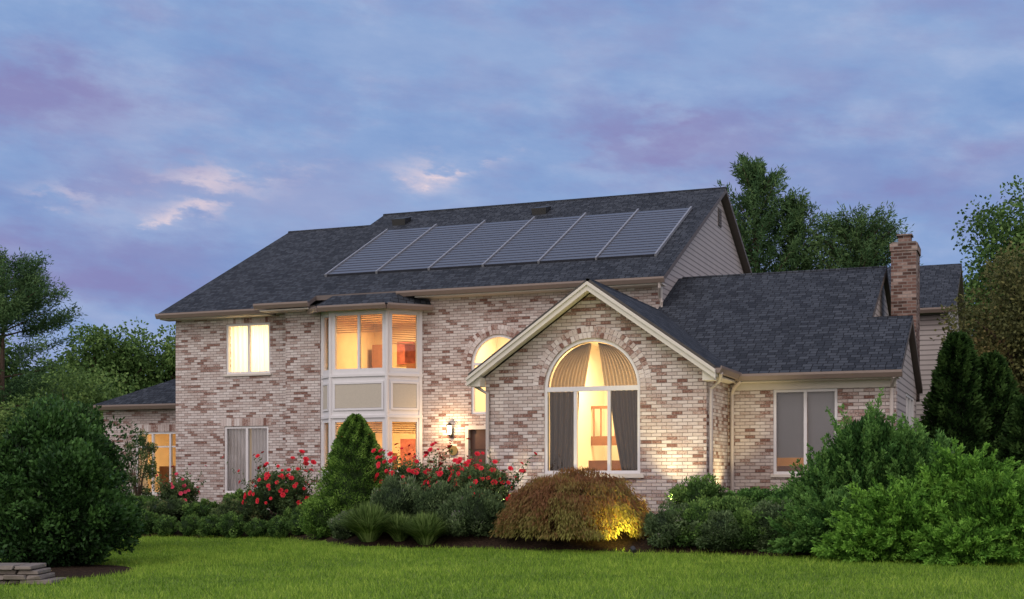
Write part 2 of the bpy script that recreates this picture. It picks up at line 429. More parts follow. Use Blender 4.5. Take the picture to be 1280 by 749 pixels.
mb.poly([(-10.36, -.39, zLf(-.4) - .1), (-10.36, 6.3, 8.3), (-10.36, 6.3, 8.7), (-10.36, -.39, zM(-.4) - .05)], 0)
make('roof', mb, [M_ROOF, M_RAKE], house, 'dark shingle roof with slightly lower ridge')
P0, P1, P2, P3 = (-9.0, -.5, 5.08), (-8.48, -.97, 5.08), (-6.64, -.97, 5.08), (-5.84, -.12, 5.08)
Q1, Q2 = (-8.35, .35, 5.84), (-6.9, .35, 5.84)
mb = MB()
mb.poly([P1, P2, Q2, Q1]); mb.poly([P2, P3, (-6.3, .35, 5.84), Q2]); mb.poly([P0, P1, Q1, (-8.7, .35, 5.84)])
mb.poly([(p[0], p[1], 5.03) for p in (P0, P1, P2, P3, (-5.86, .1, 0), (-8.95, .1, 0))][::-1], 1)
make('bay_roof', mb, [M_ROOF, M_CREAM], house)
mb = MB()
mb.slab([(2.48, -3.95, zG(-3.95)), (5.62, -3.95, zG(-3.95)), (5.62, -1.3, zG(-1.3)), (4.8, -1.3, zG(-1.3)), (4.8, 1.77, zG(1.77)), (XR + .005, 1.77, zG(1.77)), (XR + .005, -.36, zG(-.36))], .13)
mb.slab([(XR + .005, 1.77, zG(1.77)), (4.8, 1.77, zG(1.77)), (4.8, 7.49, 2.87), (XR + .005, 7.49, 2.87)], .13)
mb.slab([(4.3, -1.3, zG(-1.3)), (5.62, -1.3, zG(-1.3)), (5.62, 1.35, 2.87), (4.3, 1.35, 2.87)], .13)
mb.tube([(.0, 1.77, zG(1.77) - .02), (4.8, 1.77, zG(1.77) - .02)], [.05, .05], 8, 0)
mb.tube([(4.7, -1.3, zG(-1.3) - .02), (5.62, -1.3, zG(-1.3) - .02)], [.045, .045], 8, 0)
make('roof', mb, [M_ROOF, M_RAKE], house, 'dark shingle roof over the single-storey wing')
mb = MB()
def zF(x): return 4.64 - .707 * abs(x - .03)
mb.slab([(.03, -5.8, 4.64), (2.48, -5.8, zF(2.48)), (2.48, -3.9, zF(2.48)), (.03, -.36, 4.64)], .07)
mb.slab([(-2.44, -5.8, zF(-2.44)), (.03, -5.8, 4.64), (.03, -.02, 4.64), (-2.44, -.02, zF(-2.44))], .07)
mb.tube([(.03, -5.8, 4.62), (.03, -.4, 4.62)], [.04, .04], 8, 0)
make('roof', mb, [M_ROOF, M_DARKTRIM], house, 'steep front-facing gable roof')
for sx, xe in ((1, 2.5), (-1, -2.46)):
    mb = MB()
    for (t0, t1, y0, y1) in ((.06, .235, -5.84, -5.78), (.075, .13, -5.87, -5.84)):
        A, B = ((.03, 4.64), (xe, zF(xe))) if sx > 0 else ((xe, zF(xe)), (.03, 4.64))
        mb.hexa([(A[0], y0, A[1] - t1), (B[0], y0, B[1] - t1), (B[0], y1, B[1] - t1), (A[0], y1, A[1] - t1),
                 (A[0], y0, A[1] - t0), (B[0], y0, B[1] - t0), (B[0], y1, B[1] - t0), (A[0], y1, A[1] - t0)])
    mb.hexa([(A[0], -5.78, A[1] - .19), (B[0], -5.78, B[1] - .19), (B[0], -5.5, B[1] - .19), (A[0], -5.5, A[1] - .19),
             (A[0], -5.78, A[1] - .12), (B[0], -5.78, B[1] - .12), (B[0], -5.5, B[1] - .12), (A[0], -5.5, A[1] - .12)])
    if sx > 0: mb.abox(2.24, 2.46, -5.76, -5.48, 2.64, 2.82)
    else: mb.abox(-2.43, -2.2, -5.76, -5.48, 2.64, 2.82)
    make('rake_board', mb, M_RAKEB, house, 'off-white painted rake board and soffit')
mb = MB(); e = 2.94; X0, X1, Y0, Y1 = -17.55, -13.38, 1.7, 8.3; h = (Y1 - Y0) / 2; zr = e + .5 * h
mb.poly([(X0, Y0, e), (X1, Y0, e), (X1, Y0 + h, zr), (X0 + h, Y0 + h, zr)])
mb.poly([(X0, Y1, e), (X0, Y0, e), (X0 + h, Y0 + h, zr)])
mb.poly([(X1, Y1, e), (X0, Y1, e), (X0 + h, Y0 + h, zr), (X1, Y0 + h, zr)])
mb.poly([(X0, Y0, e - .12), (X0, Y1, e - .12), (X1, Y1, e - .12), (X1, Y0, e - .12)], 1)
make('roof', mb, [M_ROOF, M_CREAM], house, 'low hipped shingle roof')
mb = MB()
mb.slab([(3.6, 7.7, 5.45), (6.0, 7.7, 5.45), (6.0, 11, 7.1), (3.6, 11, 7.1)], .13)
mb.slab([(3.6, 11, 7.1), (6.0, 11, 7.1), (6.0, 14.3, 5.45), (3.6, 14.3, 5.45)], .13)
make('roof', mb, [M_ROOF, M_RAKE], house)

def gutter(pts, w=.12, hgt=.13):
    mb = MB()
    for a, b in zip(pts[:-1], pts[1:]):
        d = Vector((b[0] - a[0], b[1] - a[1])); F = Fr(a[0], a[1], d.x, d.y)
        z = a[2]
        P = F.p; L = d.length
        prof = [(0, -hgt), (w * .6, -hgt), (w, -hgt * .35), (w, 0), (w * .85, 0), (w * .8, -hgt * .3), (0, -hgt * .3)]
        A = [P(-.01, z + q, p) for p, q in prof]; B = [P(L + .01, z + q, p) for p, q in prof]
        n = len(prof); base = len(mb.v); mb.v += A + B
        for i in range(n):
            j = (i + 1) % n; mb.f.append([base + i, base + n + i, base + n + j, base + j]); mb.m.append(0)
        mb.f.append([base + i for i in range(n)]); mb.m.append(0); mb.f.append([base + n + i for i in range(n)][::-1]); mb.m.append(0)
    return make('gutter', mb, M_TAN, house)
gutter([(-13.65, -.41, 5.18), (-10.3, -.41, 5.18)])
gutter([(-10.4, -.81, 5.24), (-8.86, -.81, 5.24)])
gutter([(-6.6, -.41, 5.42), (XE + .02, -.41, 5.42)])
gutter([P0, P1, P2, P3])
gutter([(2.5, -3.96, 2.87), (5.64, -3.96, 2.87)])
gutter([(2.49, -5.78, 2.9), (2.49, -3.96, 2.9)])
gutter([(-17.56, 1.69, 2.95), (-13.4, 1.69, 2.95)])
gutter([(3.6, 7.69, 5.43), (6.02, 7.69, 5.43)])
for bx in ((-13.6, -10.3, -.4, 0, 5.03, 5.06), (-10.3, -8.9, -.8, -.3, 5.06, 5.09), (-6.16, XE - .04, -.4, 0, 5.26, 5.29), (2.5, 5.58, -3.93, -3.6, 2.72, 2.75), (2.26, 2.48, -5.48, -3.6, 2.72, 2.75)):
    make('soffit', MB().abox(*bx), M_CREAM, house)
make('frieze_board', MB().abox(2.4, 5.5, -3.63, -3.603, 2.58, 2.72), M_CREAM, house)
def spout(pts, mat=M_SPOUT):
    mb = MB(); mb.tube(pts, [.038] * len(pts), 8); make('downspout', mb, mat, house)
spout([(.0, -.45, 5.32), (-.0, -.42, 5.2), (-.08, -.1, 5.0), (-.04, -.07, 4.9), (-.04, -.07, 4.75), (-.22, -.3, 4.6)])
spout([(-2.4, -5.5, 2.72), (-2.38, -5.56, 2.66), (-2.13, -5.55, 2.5), (-2.13, -5.55, 0), (-2.13, -5.75, -.1)])
spout([(2.56, -5.6, 2.78), (2.5, -5.45, 2.65), (2.32, -5.4, 2.5), (2.32, -5.4, .0)])
spout([(5.5, -4.0, 2.75), (5.45, -3.8, 2.65), (5.42, -3.66, 2.55), (5.42, -3.66, .0)])
spout([(2.6, -4.0, 2.75), (2.42, -3.8, 2.62), (2.36, -3.68, 2.5), (2.36, -3.68, .0)])

mb = MB()
mb.abox(4.95, 5.5, 1.15, 2.1, 2.6, 5.95); mb.abox(4.925, 5.525, 1.125, 2.125, 5.95, 6.12)
chim = make('chimney', mb, M_CHIM, house, 'tall red-brown brick chimney')
make('chimney_crown', MB().abox(4.96, 5.49, 1.2, 2.05, 6.12, 6.16), M_STONE, chim)
mb = MB(); mb.abox(5.08, 5.36, 1.4, 1.72, 6.16, 6.33); mb.abox(5.05, 5.39, 1.36, 1.76, 6.33, 6.36); make('flue_pot', mb, M_CHIM, chim)

for X in (-9.3, -4.95):
    mb = MB(); v = 5.35; z = zM(v)
    mb.hexa([(X - .2, v - .2, zM(v - .2)), (X + .2, v - .2, zM(v - .2)), (X + .2, v + .2, zM(v + .2)), (X - .2, v + .2, zM(v + .2)),
             (X - .22, v - .24, z + .08), (X + .22, v - .24, z + .08), (X + .22, v + .2, z + .2), (X - .22, v + .2, z + .2)])
    make('roof_vent', mb, M_BLACK, house)

# ------------------------------------------------------------------ solar panels
AL = math.atan(.5015)
def SP(x, t, n, v0=1.02):
    return (x, v0 + t * math.cos(AL) - n * math.sin(AL), zM(v0) + t * math.sin(AL) + n * math.cos(AL))
LEN = 3.98; X0 = -9.39; W = 1.487
def sbox(mb, x0, x1, t0, t1, n0, n1, m=0, tilt=0):
    mb.hexa([SP(x0, t0, n0), SP(x1, t0, n0), SP(x1, t1, n0 + tilt), SP(x0, t1, n0 + tilt), SP(x0, t0, n1), SP(x1, t0, n1), SP(x1, t1, n1 + tilt), SP(x0, t1, n1 + tilt)], m)
for i in range(6):
    mb = MB(); x0 = X0 + i * W + .03; x1 = X0 + (i + 1) * W - .03
    sbox(mb, x0, x1, 0, LEN, .005, .03, 1)
    ns = 18; dt = LEN / ns
    for k in range(ns):
        sbox(mb, x0, x1, k * dt + .004, k * dt + .030, .031, .048, 1)
        sbox(mb, x0, x1, k * dt + .030, (k + 1) * dt + .004, .031, .048, 0, -.007)
    make('solar_panel', mb, [M_SOLAR, M_SOLARD], r_main, 'slatted blue-grey solar panel' )
for i in range(7):
    mb = MB(); x = X0 + i * W; sbox(mb, x - .022, x + .022, -.05, LEN + (.2 if 0 < i < 6 else .04), .004, .075)
    make('mounting_rail', mb, M_RAIL, r_main)

# ------------------------------------------------------------------ windows placed
w = window(FM, -11.81, -10.48, 3.57, 4.88, mulls=[-11.14])
drape(FM, -11.78, -10.5, 3.6, 4.86, -.2, M_SHEER, w, 9, .03, nh=90)
room(FM, -12.6, -9.9, 2.9, 5.1, 2.2, mat=M_ROOM2, power=140, col=(1, .78, .46))
w = window(FM, -11.86, -10.53, .46, 2.2, mulls=[-11.19])
drape(FM, -11.83, -11.22, .5, 2.17, -.17, M_SHEERC, w, 6, .03); drape(FM, -11.14, -10.56, .5, 2.17, -.17, M_SHEERC, w, 6, .03)
room(FM, -12.8, -9.9, 0, 2.6, 3, mat=M_ROOM2, power=22, col=(1, .82, .7))
w = window(FL, -16.16, -14.4, .4, 2.17, mulls=[-15.6, -15.0], bars=[(1.75, -16.1, -14.45)])
room(FL, -17, -13.5, 0, 2.7, 3, mat=M_ROOM, power=75)
make('cabinet', MB().box(FL, -16.0, -15.1, .3, 1.2, -1.2, -.9), M_WOOD, w)
drape(FL, -16.14, -15.9, .43, 2.14, -.2, M_SHEER, w, 3, .03)
w = window(FGA, 3.16, 4.4, .91, 2.58, mulls=[3.78])
make('window_blind', MB().box(FGA, 3.2, 3.76, 1.24, 2.55, -.2, -.19), M_BLIND, w)
make('window_blind', MB().box(FGA, 3.8, 4.36, .95, 2.55, -.2, -.19), M_BLIND, w)
room(FGA, 2.5, 5.2, .2, 2.7, 2.5, power=16, col=(1, .6, .28))
make('sideboard', MB().box(FGA, 3.0, 3.6, .2, 1.08, -1.2, -.8), M_WOOD, house)
w = window(FR, 2.1, 4.3, 1.35, 2.6, mulls=[2.83, 3.56], brick=False, sill=True)
drape(FR, 2.13, 4.27, 1.37, 2.58, -.18, M_SHEERC, w, 9, .02)
def archwin(F, h0, h1, z0, zs, mulls, bars, fw=.06, d=-.08):
    c = (h0 + h1) / 2; r = (h1 - h0) / 2
    mb = MB()
    mb.box(F, h0, h0 + fw, z0, zs, d - .05, d + .05); mb.box(F, h1 - fw, h1, z0, zs, d - .05, d + .05); mb.box(F, h0 + fw, h1 - fw, z0, z0 + fw, d - .05, d + .048)
    n = 36
    for i in range(n):
        a, b = math.pi * i / n, math.pi * (i + 1) / n
        q = lambda rr, t, dd: F.p(c + rr * math.cos(t), zs + rr * math.sin(t), dd)
        mb.hexa([q(r, b, d + .05), q(r, a, d + .05), q(r, a, d - .05), q(r, b, d - .05), q(r - fw, b, d + .05), q(r - fw, a, d + .05), q(r - fw, a, d - .05), q(r - fw, b, d - .05)])
    for m, a, b in mulls: mb.box(F, m - .03, m + .03, a, b, d - .04, d + .045)
    for z, t in bars: mb.box(F, h0 + fw, h1 - fw, z - t, z + t, d - .045, d + .052)
    w = make('window', mb, M_WHITE, house, 'tall round-arched window with white frame')
    g = MB(); g.poly([F.p(x, z, d) for x, z in archpoly(h0 + .02, h1 - .02, z0 + .02, zs, 30)]); make('glass_pane', g, M_GLASS, w)
    mb = MB()
    for ring, (ra, rb) in enumerate(((r + .01, r + .115), (r + .125, r + .23))):
        nb = int(math.pi * ra / .08)
        for i in range(nb):
            a = math.pi * i / nb + .006; b = math.pi * (i + 1) / nb - .006; dd = .008 + .003 * ((i + ring) % 2)
            q = lambda rr, t, d_: F.p(c + rr * math.cos(t), zs + rr * math.sin(t), d_)
            mb.hexa([q(ra, b, dd), q(ra, a, dd), q(ra, a, -.05), q(ra, b, -.05), q(rb, b, dd), q(rb, a, dd), q(rb, a, -.05), q(rb, b, -.05)])
    make('brick_arch', mb, M_SOLD, w)
    return w
w = archwin(FM, -4.83, -3.43, 2.4, 3.62, [(-4.13, 2.46, 3.62)], [(3.62, .03)])
room(FM, -5.3, -2.9, 2.3, 4.9, 2.6, power=100, mat=M_ROOM2)
w = archwin(FG, -.96, .98, .92, 2.56, [(-.33, .98, 2.52), (.35, .98, 2.52)], [(2.56, .045)])
make('sill', MB().box(FG, -1.04, 1.06, .84, .915, -.12, .05), M_CREAM, w)
R = .9; C = .01
def archL(z): return C - math.sqrt(max(0.0004, R * R - max(0, z - 2.56) ** 2))
def archR(z): return C + math.sqrt(max(0.0004, R * R - max(0, z - 2.56) ** 2))
gap = lambda z: .08 + .12 * max(0, (3.42 - z) / .8)
drape(FG, archL, lambda z: C - min(gap(z), .98 * (C - archL(z))), 2.58, 3.455, -.22, M_GOLD, w, 10, .05, nh=100, nz=24)
drape(FG, lambda z: C + min(gap(z), .98 * (archR(z) - C)), archR, 2.58, 3.455, -.22, M_GOLD, w, 10, .05, nh=100, nz=24)
drape(FG, -.91, lambda z: -.30 - .12 * max(0, (2.5 - z) / 1.5) ** 1.5, .95, 2.52, -.2, M_GREYD, w, 5, .035)
drape(FG, lambda z: .33 + .22 * max(0, (2.5 - z) / 1.5) ** 1.5, .93, .95, 2.52, -.2, M_GREYD, w, 5, .035)
room(FG, -1.05, 1.1, 0.1, 3.74, 4.0, power=175, col=(1, .74, .40), lz=3.6, lsize=.9, mat=M_ROOM2)
# back-wall panel, balustrade, furniture
mb = MB()
for i in range(13):
    x = -1.0 + i * .16
    mb.box(FG, x, x + .025, 1.75, 2.35, -3.3, -3.27)
mb.box(FG, -1.04, 1.08, 2.35, 2.41, -3.32, -3.25); mb.box(FG, -1.04, 1.08, 1.55, 1.75, -3.32, -3.25)
mb.box(FG, .12, .17, .1, 3.7, -3.3, -3.2)
make('balustrade', mb, M_WOOD, house)
make('cabinet', MB().box(FG, -.6, .35, .1, 1.2, -2.2, -1.7), M_WOOD, house)

mb = MB(); mb.box(FM, -4.98, -4.9, .14, 2.12, -.2, .02); mb.box(FM, -3.38, -3.3, .14, 2.12, -.2, .02); mb.box(FM, -4.9, -3.38, 2.03, 2.12, -.2, .02)
make('door_frame', mb, M_CREAM, house)
mb = MB(); mb.box(FM, -4.9, -4.15, .14, 2.03, -.18, -.12); mb.box(FM, -4.13, -3.38, .14, 2.03, -.18, -.12)
for a in (-4.82, -4.05):
    for z0_, z1_ in ((.3, .9), (1.0, 1.45), (1.55, 1.92)): mb.box(FM, a, a + .58, z0_, z1_, -.12, -.10)
d_ = make('door', mb, M_DOOR, house, 'dark wood panelled double door')
mb = MB(); mb.tube([FM.p(-4.2, 1.0, -.06), FM.p(-4.2, 1.25, -.06)], [.018, .018]); make('handle', mb, M_BRASS, d_)
make('porch_step', MB().abox(-5.3, -2.3, -1.4, -.003, -.3, .12), M_STONE, house)
make('porch_step', MB().abox(-5.0, -2.4, -1.8, -1.4, -.3, -.03), M_STONE, house)
def lantern(X, z):
    mb = MB(); F = FM
    mb.box(F, X - .04, X + .04, z - .12, z + .1, .013, .03)
    mb.tube([F.p(X, z - .05, .03), F.p(X, z - .14, .1), F.p(X, z - .1, .16)], [.01] * 3, 6)
    mb.tube([F.p(X, z + .15, .16), F.p(X, z + .22, .16)], [.085, .012], 6); mb.tube([F.p(X, z - .1, .16), F.p(X, z - .08, .16)], [.04, .05], 6)
    for k in range(6):
        t = k * math.pi / 3; p = F.p(X + .055 * math.cos(t), z - .08, .16 + .055 * math.sin(t)); q = F.p(X + .08 * math.cos(t), z + .15, .16 + .08 * math.sin(t))
        mb.tube([p, q], [.004, .004], 4)
    o = make('wall_lantern', mb, M_BLACK, house, 'black carriage lantern, lit')
    mb = MB(); mb.tube([F.p(X, z - .07, .16), F.p(X, z + .0, .16), F.p(X, z + .08, .16), F.p(X, z + .14, .16)], [.04, .05, .058, .055], 10)
    make('bulb', mb, mat_emit('lamp_glow', (1, .78, .42), 9), o)
    l = bpy.data.lights.new('lantern_light', 'POINT'); l.energy = 45; l.color = (1, .64, .32); l.shadow_soft_size = .06
    q = bpy.data.objects.new('lantern_light', l); q.location = F.p(X, z + .05, .4); COL.objects.link(q); q.parent = o
lantern(-5.34, 1.98)
mb = MB(); mb.tube([FM.p(-5.3, 1.52, .0), FM.p(-5.3, 1.52, .03)], [.12, .12], 20); make('house_plaque', mb, M_BRASS, house)

# ------------------------------------------------------------------ bay
Pb = [(-8.82, -.24), (-8.36, -.64), (-6.79, -.64), (-6.15, .0)]
for i in range(3):
    a, b = Pb[i], Pb[i + 1]; L = math.hypot(b[0] - a[0], b[1] - a[1]); F = Fr(a[0], a[1], b[0] - a[0], b[1] - a[1])
    mg = .08
    h0, h1 = mg, L - mg
    wall('bay_wall', F, rect(0, L, ZB, 5.05), [rect(h0, h1, 1.0, 2.28), rect(h0, h1, 3.5, 4.92)], .1, M_WHITE, house)
    for z in (.92, 2.36, 3.38, 4.97): make('bay_trim', MB().box(F, -.01, L + .01, z - .03, z + .035, .0, .035), M_WHITE, house)
    make('corner_post', MB().tube([F.p(0, ZB, -.02), F.p(0, 5.04, -.02)], [.055, .055], 8), M_WHITE, house)
    if i == 2: make('corner_post', MB().box(F, L - .08, L, ZB, 5.04, .002, .03), M_WHITE, house)
    for zz in ((2.58, 3.16), (.1, .75)): make('spandrel_panel', MB().box(F, h0 + .06, h1 - .06, *zz, .002, .014), M_PANEL, house)
    for z0_, z1_ in ((2.52, 3.22), (.04, .81)):
        mb = MB(); x0, x1 = h0 + .01, h1 - .01
        mb.box(F, x0, x0 + .05, z0_, z1_, .002, .03); mb.box(F, x1 - .05, x1, z0_, z1_, .002, .03)
        mb.box(F, x0 + .05, x1 - .05, z0_, z0_ + .05, .002, .028); mb.box(F, x0 + .05, x1 - .05, z1_ - .05, z1_, .002, .028)
        make('panel_moulding', mb, M_WHITE, house)
    mull = [L / 2] if L > 1.2 else []
    wu = window(F, h0, h1, 3.5, 4.92, mulls=mull, sill=False, brick=False, d=-.05, fw=.05)
    wl = window(F, h0, h1, 1.0, 2.28, mulls=mull, sill=False, brick=False, d=-.05, fw=.05)
    blinds(F, h0 + .03, h1 - .03, 4.45 if i == 1 else 4.15, 4.9, -.13, M_BLINDW, wu, .055)
    blinds(F, h0 + .03, h1 - .03, 1.95, 2.26, -.13, M_BLINDW, wl, .055)
for z0_, z1_, pw, mt in ((3.2, 5.0, 75, M_ROOM), (.2, 2.6, 75, M_ROOM)):
    room(Fr(0, 0, 1, 0), -8.7, -6.2, z0_, z1_, 2.4, d0=-.05, power=pw, col=(1, .70, .36), mat=mt, lsize=.6)
for bx in ((-8.0, -7.5, 3.9, 4.5, -2.42, -2.38), (-7.1, -6.6, 3.8, 4.3, -1.2, -1.0), (-7.9, -7.2, 1.2, 1.9, -2.42, -2.38)):
    make('picture', MB().box(FM, *bx), M_ART, house)
for bx in ((-8.2, -7.6, .2, 1.5, -1.6, -1.1), (-7.0, -6.4, .2, 1.3, -1.8, -1.3), (-7.3, -6.9, 3.2, 4.2, -1.9, -1.5), (-8.5, -8.2, 3.2, 4.4, -2.3, -1.9)): make('cabinet', MB().box(FM, *bx), M_WOOD, house)

# ------------------------------------------------------------------ ground
EX = [-60, -18, -10.8, -7, -5.4, -3.9, -1.35, .95, 3.05, 4.5, 5.8, 7.5, 14, 60]
EV = [-5.5, -5.6, -5.7, -5.2, -6.4, -8.0, -7.8, -7.75, -7.85, -8.15, -8.45, -8.5, -8.8, -9.4]
def edge(x): return np.interp(x, EX, EV)
def gz(x, v):
    x = np.asarray(x, float); v = np.asarray(v, float)
    e = edge(x); t = np.clip((v - e + .3) / 2.2, 0, 1); t = t * t * (3 - 2 * t)
    low = -.47 - .012 * np.clip(e - v, 0, 17)
    return low * (1 - t) + 0 * t - .02 * np.sin(x * .7) * np.sin(v * .5) * (v < e)
def gridmesh(name, xs, vs, dz, mat):
    Xg, Vg = np.meshgrid(xs, vs); Z = gz(Xg, Vg) + dz
    nx, nv = len(xs), len(vs)
    V = np.stack([Xg, Vg, Z], -1).reshape(-1, 3)
    f = []
    for j in range(nv - 1):
        for i in range(nx - 1):
            k = j * nx + i; f.append((k, k + 1, k + nx + 1, k + nx))
    me = bpy.data.meshes.new(name); me.from_pydata([tuple(p) for p in V], [], f); me.materials.append(mat)
    me.polygons.foreach_set('use_smooth', [True] * len(f))
    o = bpy.data.objects.new(name, me); COL.objects.link(o); return o
M_LAWN = mat_noise3('lawn_soil', [(.3, (.06, .11, .015)), (.5, (.11, .18, .025)), (.7, (.17, .24, .04))], 7, .95, .6, .04, .5)
M_MULCH = mat_noise3('mulch', [(.3, (.010, .007, .005)), (.5, (.03, .019, .013)), (.7, (.07, .045, .03))], 22, .95, 1, .05)
xs = np.unique(np.concatenate([np.linspace(-600, -60, 12), np.linspace(-60, -20, 20), np.linspace(-20, 16, 100), np.linspace(16, 60, 20), np.linspace(60, 600, 12)]))
vs = np.unique(np.concatenate([np.linspace(-80, -26, 14), np.linspace(-26, 2, 90), np.linspace(2, 60, 20), np.linspace(60, 900, 16)]))
g = gridmesh('ground', xs, vs, 0, M_LAWN); g['kind'] = 'structure'
xs2 = np.linspace(-18, 13, 160); vv = []; ff = []; NT = 24
for x in xs2:
    e = float(edge(x)) + .06 * math.sin(x * 3.1) + .04 * math.sin(x * 7.3)
    for k in range(NT):
        y = e + (1.6 - e) * k / (NT - 1) if k else e
        vv.append((x, y, float(gz(x, y)) + (.025 if k else .004)))
for i in range(len(xs2) - 1):
    for k in range(NT - 1):
        a = i * NT + k; ff.append((a, a + NT, a + NT + 1, a + 1))
me = bpy.data.meshes.new('mulch_bed'); me.from_pydata(vv, [], ff); me.materials.append(M_MULCH)
bed = bpy.data.objects.new('mulch_bed', me); COL.objects.link(bed); bed['kind'] = 'structure'
PX, PY, PA, PB = -6.0, -14.6, 1.75, 1.9
def inpatch(x, v): return ((x - PX) / PA) ** 2 + ((v - PY) / PB) ** 2 < 1
vv = [(PX, PY, float(gz(PX, PY)) + .03)]; ff = []
for rr in (.5, 1):
    for k in range(40):
        t = k * math.pi / 20; x = PX + PA * rr * math.cos(t) * (1 + .04 * math.sin(5 * t)); y = PY + PB * rr * math.sin(t)
        vv.append((x, y, float(gz(x, y)) + (.03 if rr < 1 else .008)))
for k in range(40):
    ff.append((0, 1 + k, 1 + (k + 1) % 40)); ff.append((1 + k, 41 + k, 41 + (k + 1) % 40, 1 + (k + 1) % 40))
me = bpy.data.meshes.new('mulch_patch'); me.from_pydata(vv, [], ff); me.materials.append(M_MULCH)
o = bpy.data.objects.new('mulch_patch', me); COL.objects.link(o); o['kind'] = 'structure'

# ------------------------------------------------------------------ foliage helpers
def norm(a): return a / (np.linalg.norm(a, axis=-1, keepdims=True) + 1e-9)
def rdirs(rng, n): return norm(rng.normal(size=(n, 3)))
def leaves(rng, P, T, L, W):
    n = len(P); T = norm(T); S = norm(np.cross(T, rdirs(rng, n)))
    L = np.broadcast_to(np.asarray(L, float), (n,))[:, None]; W = np.broadcast_to(np.asarray(W, float), (n,))[:, None]
    V = np.empty((n, 4, 3)); V[:, 0] = P; V[:, 1] = P + T * L * .5 + S * W * .5; V[:, 2] = P + T * L; V[:, 3] = P + T * L * .5 - S * W * .5
    return V
def qmesh(name, Vs, tints, mat, loc=(0, 0, 0)):
    V = np.concatenate(Vs) if isinstance(Vs, list) else Vs
    t = np.concatenate(tints) if isinstance(tints, list) else tints
    n = len(V); me = bpy.data.meshes.new(name)
    me.vertices.add(4 * n); me.vertices.foreach_set('co', V.reshape(-1).astype(np.float32))
    me.loops.add(4 * n); me.loops.foreach_set('vertex_index', np.arange(4 * n, dtype=np.int32))
    me.polygons.add(n); me.polygons.foreach_set('loop_start', np.arange(0, 4 * n, 4, dtype=np.int32))
    try: me.polygons.foreach_set('loop_total', np.full(n, 4, dtype=np.int32))
    except Exception: pass
    me.update(calc_edges=True)
    at = me.attributes.new('tint', 'FLOAT', 'POINT'); at.data.foreach_set('value', np.repeat(np.clip(t, 0, 1), 4).astype(np.float32))
    me.materials.append(mat)
    o = bpy.data.objects.new(name, me); o.location = loc; COL.objects.link(o); return o
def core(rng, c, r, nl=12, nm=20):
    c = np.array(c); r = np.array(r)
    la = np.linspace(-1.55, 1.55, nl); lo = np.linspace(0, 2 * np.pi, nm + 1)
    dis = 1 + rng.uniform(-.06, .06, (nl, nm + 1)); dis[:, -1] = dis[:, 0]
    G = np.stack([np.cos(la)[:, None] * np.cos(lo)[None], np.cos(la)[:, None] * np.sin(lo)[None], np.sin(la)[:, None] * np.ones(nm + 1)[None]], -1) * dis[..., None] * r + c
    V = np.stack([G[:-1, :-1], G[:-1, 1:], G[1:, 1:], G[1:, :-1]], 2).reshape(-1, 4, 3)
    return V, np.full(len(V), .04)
def bush(rng, c, r, n, nsub=40, subr=.28, leaf=.06, wid=.55, up=.3, out=.7, zlow=-.85, cr=.68, fill=.3):
    c = np.array(c, float); r = np.array(r, float)
    d = rdirs(rng, nsub * 4); d = d[d[:, 2] > zlow]; d = d[(c[2] + d[:, 2] * r[2]) > -.02][:nsub]; ns = len(d)
    sc = c + d * r * rng.uniform(.6, .95, (ns, 1)); sr = subr * r.min() * rng.uniform(.55, 1.4, ns); st = rng.uniform(0, 1, ns)
    i = rng.integers(0, ns, n); dd = rdirs(rng, n)
    P = sc[i] + dd * (sr[i] * rng.uniform(.5, 1.1, n) ** .6)[:, None]
    m = int(n * fill); d2 = rdirs(rng, m); P2 = c + d2 * r * rng.uniform(.68, .84, (m, 1))
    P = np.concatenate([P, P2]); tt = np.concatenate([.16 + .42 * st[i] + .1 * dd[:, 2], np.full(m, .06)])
    q = (P - c) / r; keep = (np.linalg.norm(q, axis=1) > .6) & (P[:, 2] > .01)
    P, tt, q = P[keep], tt[keep], q[keep]; m = len(P)
    T = norm(q) * out + rdirs(rng, m) * .8 + np.array([0, 0, up])
    V = leaves(rng, P, T, leaf * rng.uniform(.6, 1.3, m), leaf * wid * rng.uniform(.7, 1.2, m))
    t = tt + .4 * rng.uniform(0, 1, m)
    Vs, ts = [V], [t]
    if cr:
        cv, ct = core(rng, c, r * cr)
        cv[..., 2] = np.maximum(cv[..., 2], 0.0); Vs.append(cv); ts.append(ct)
    return np.concatenate(Vs), np.concatenate(ts)
def spray(rng, O, D, L, per, rad, leaf, wid, fwd=1.2, start=.15, taper=.7):
    n = len(O); s = rng.uniform(start, 1, (n, per)); D = norm(D)
    P = O[:, None] + D[:, None] * (L[:, None] * s)[..., None]
    P = P + rdirs(rng, n * per).reshape(n, per, 3) * (rad * (1.1 - taper * s) * rng.uniform(.2, 1, (n, per)))[..., None]
    T = (D[:, None] * fwd + rdirs(rng, n * per).reshape(n, per, 3)).reshape(-1, 3)
    P = P.reshape(-1, 3); m = len(P)
    V = leaves(rng, P, T, leaf * rng.uniform(.6, 1.2, m), leaf * wid)
    bt = np.repeat(rng.uniform(0, 1, n), per)
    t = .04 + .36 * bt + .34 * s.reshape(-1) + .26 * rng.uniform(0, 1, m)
    return V, t

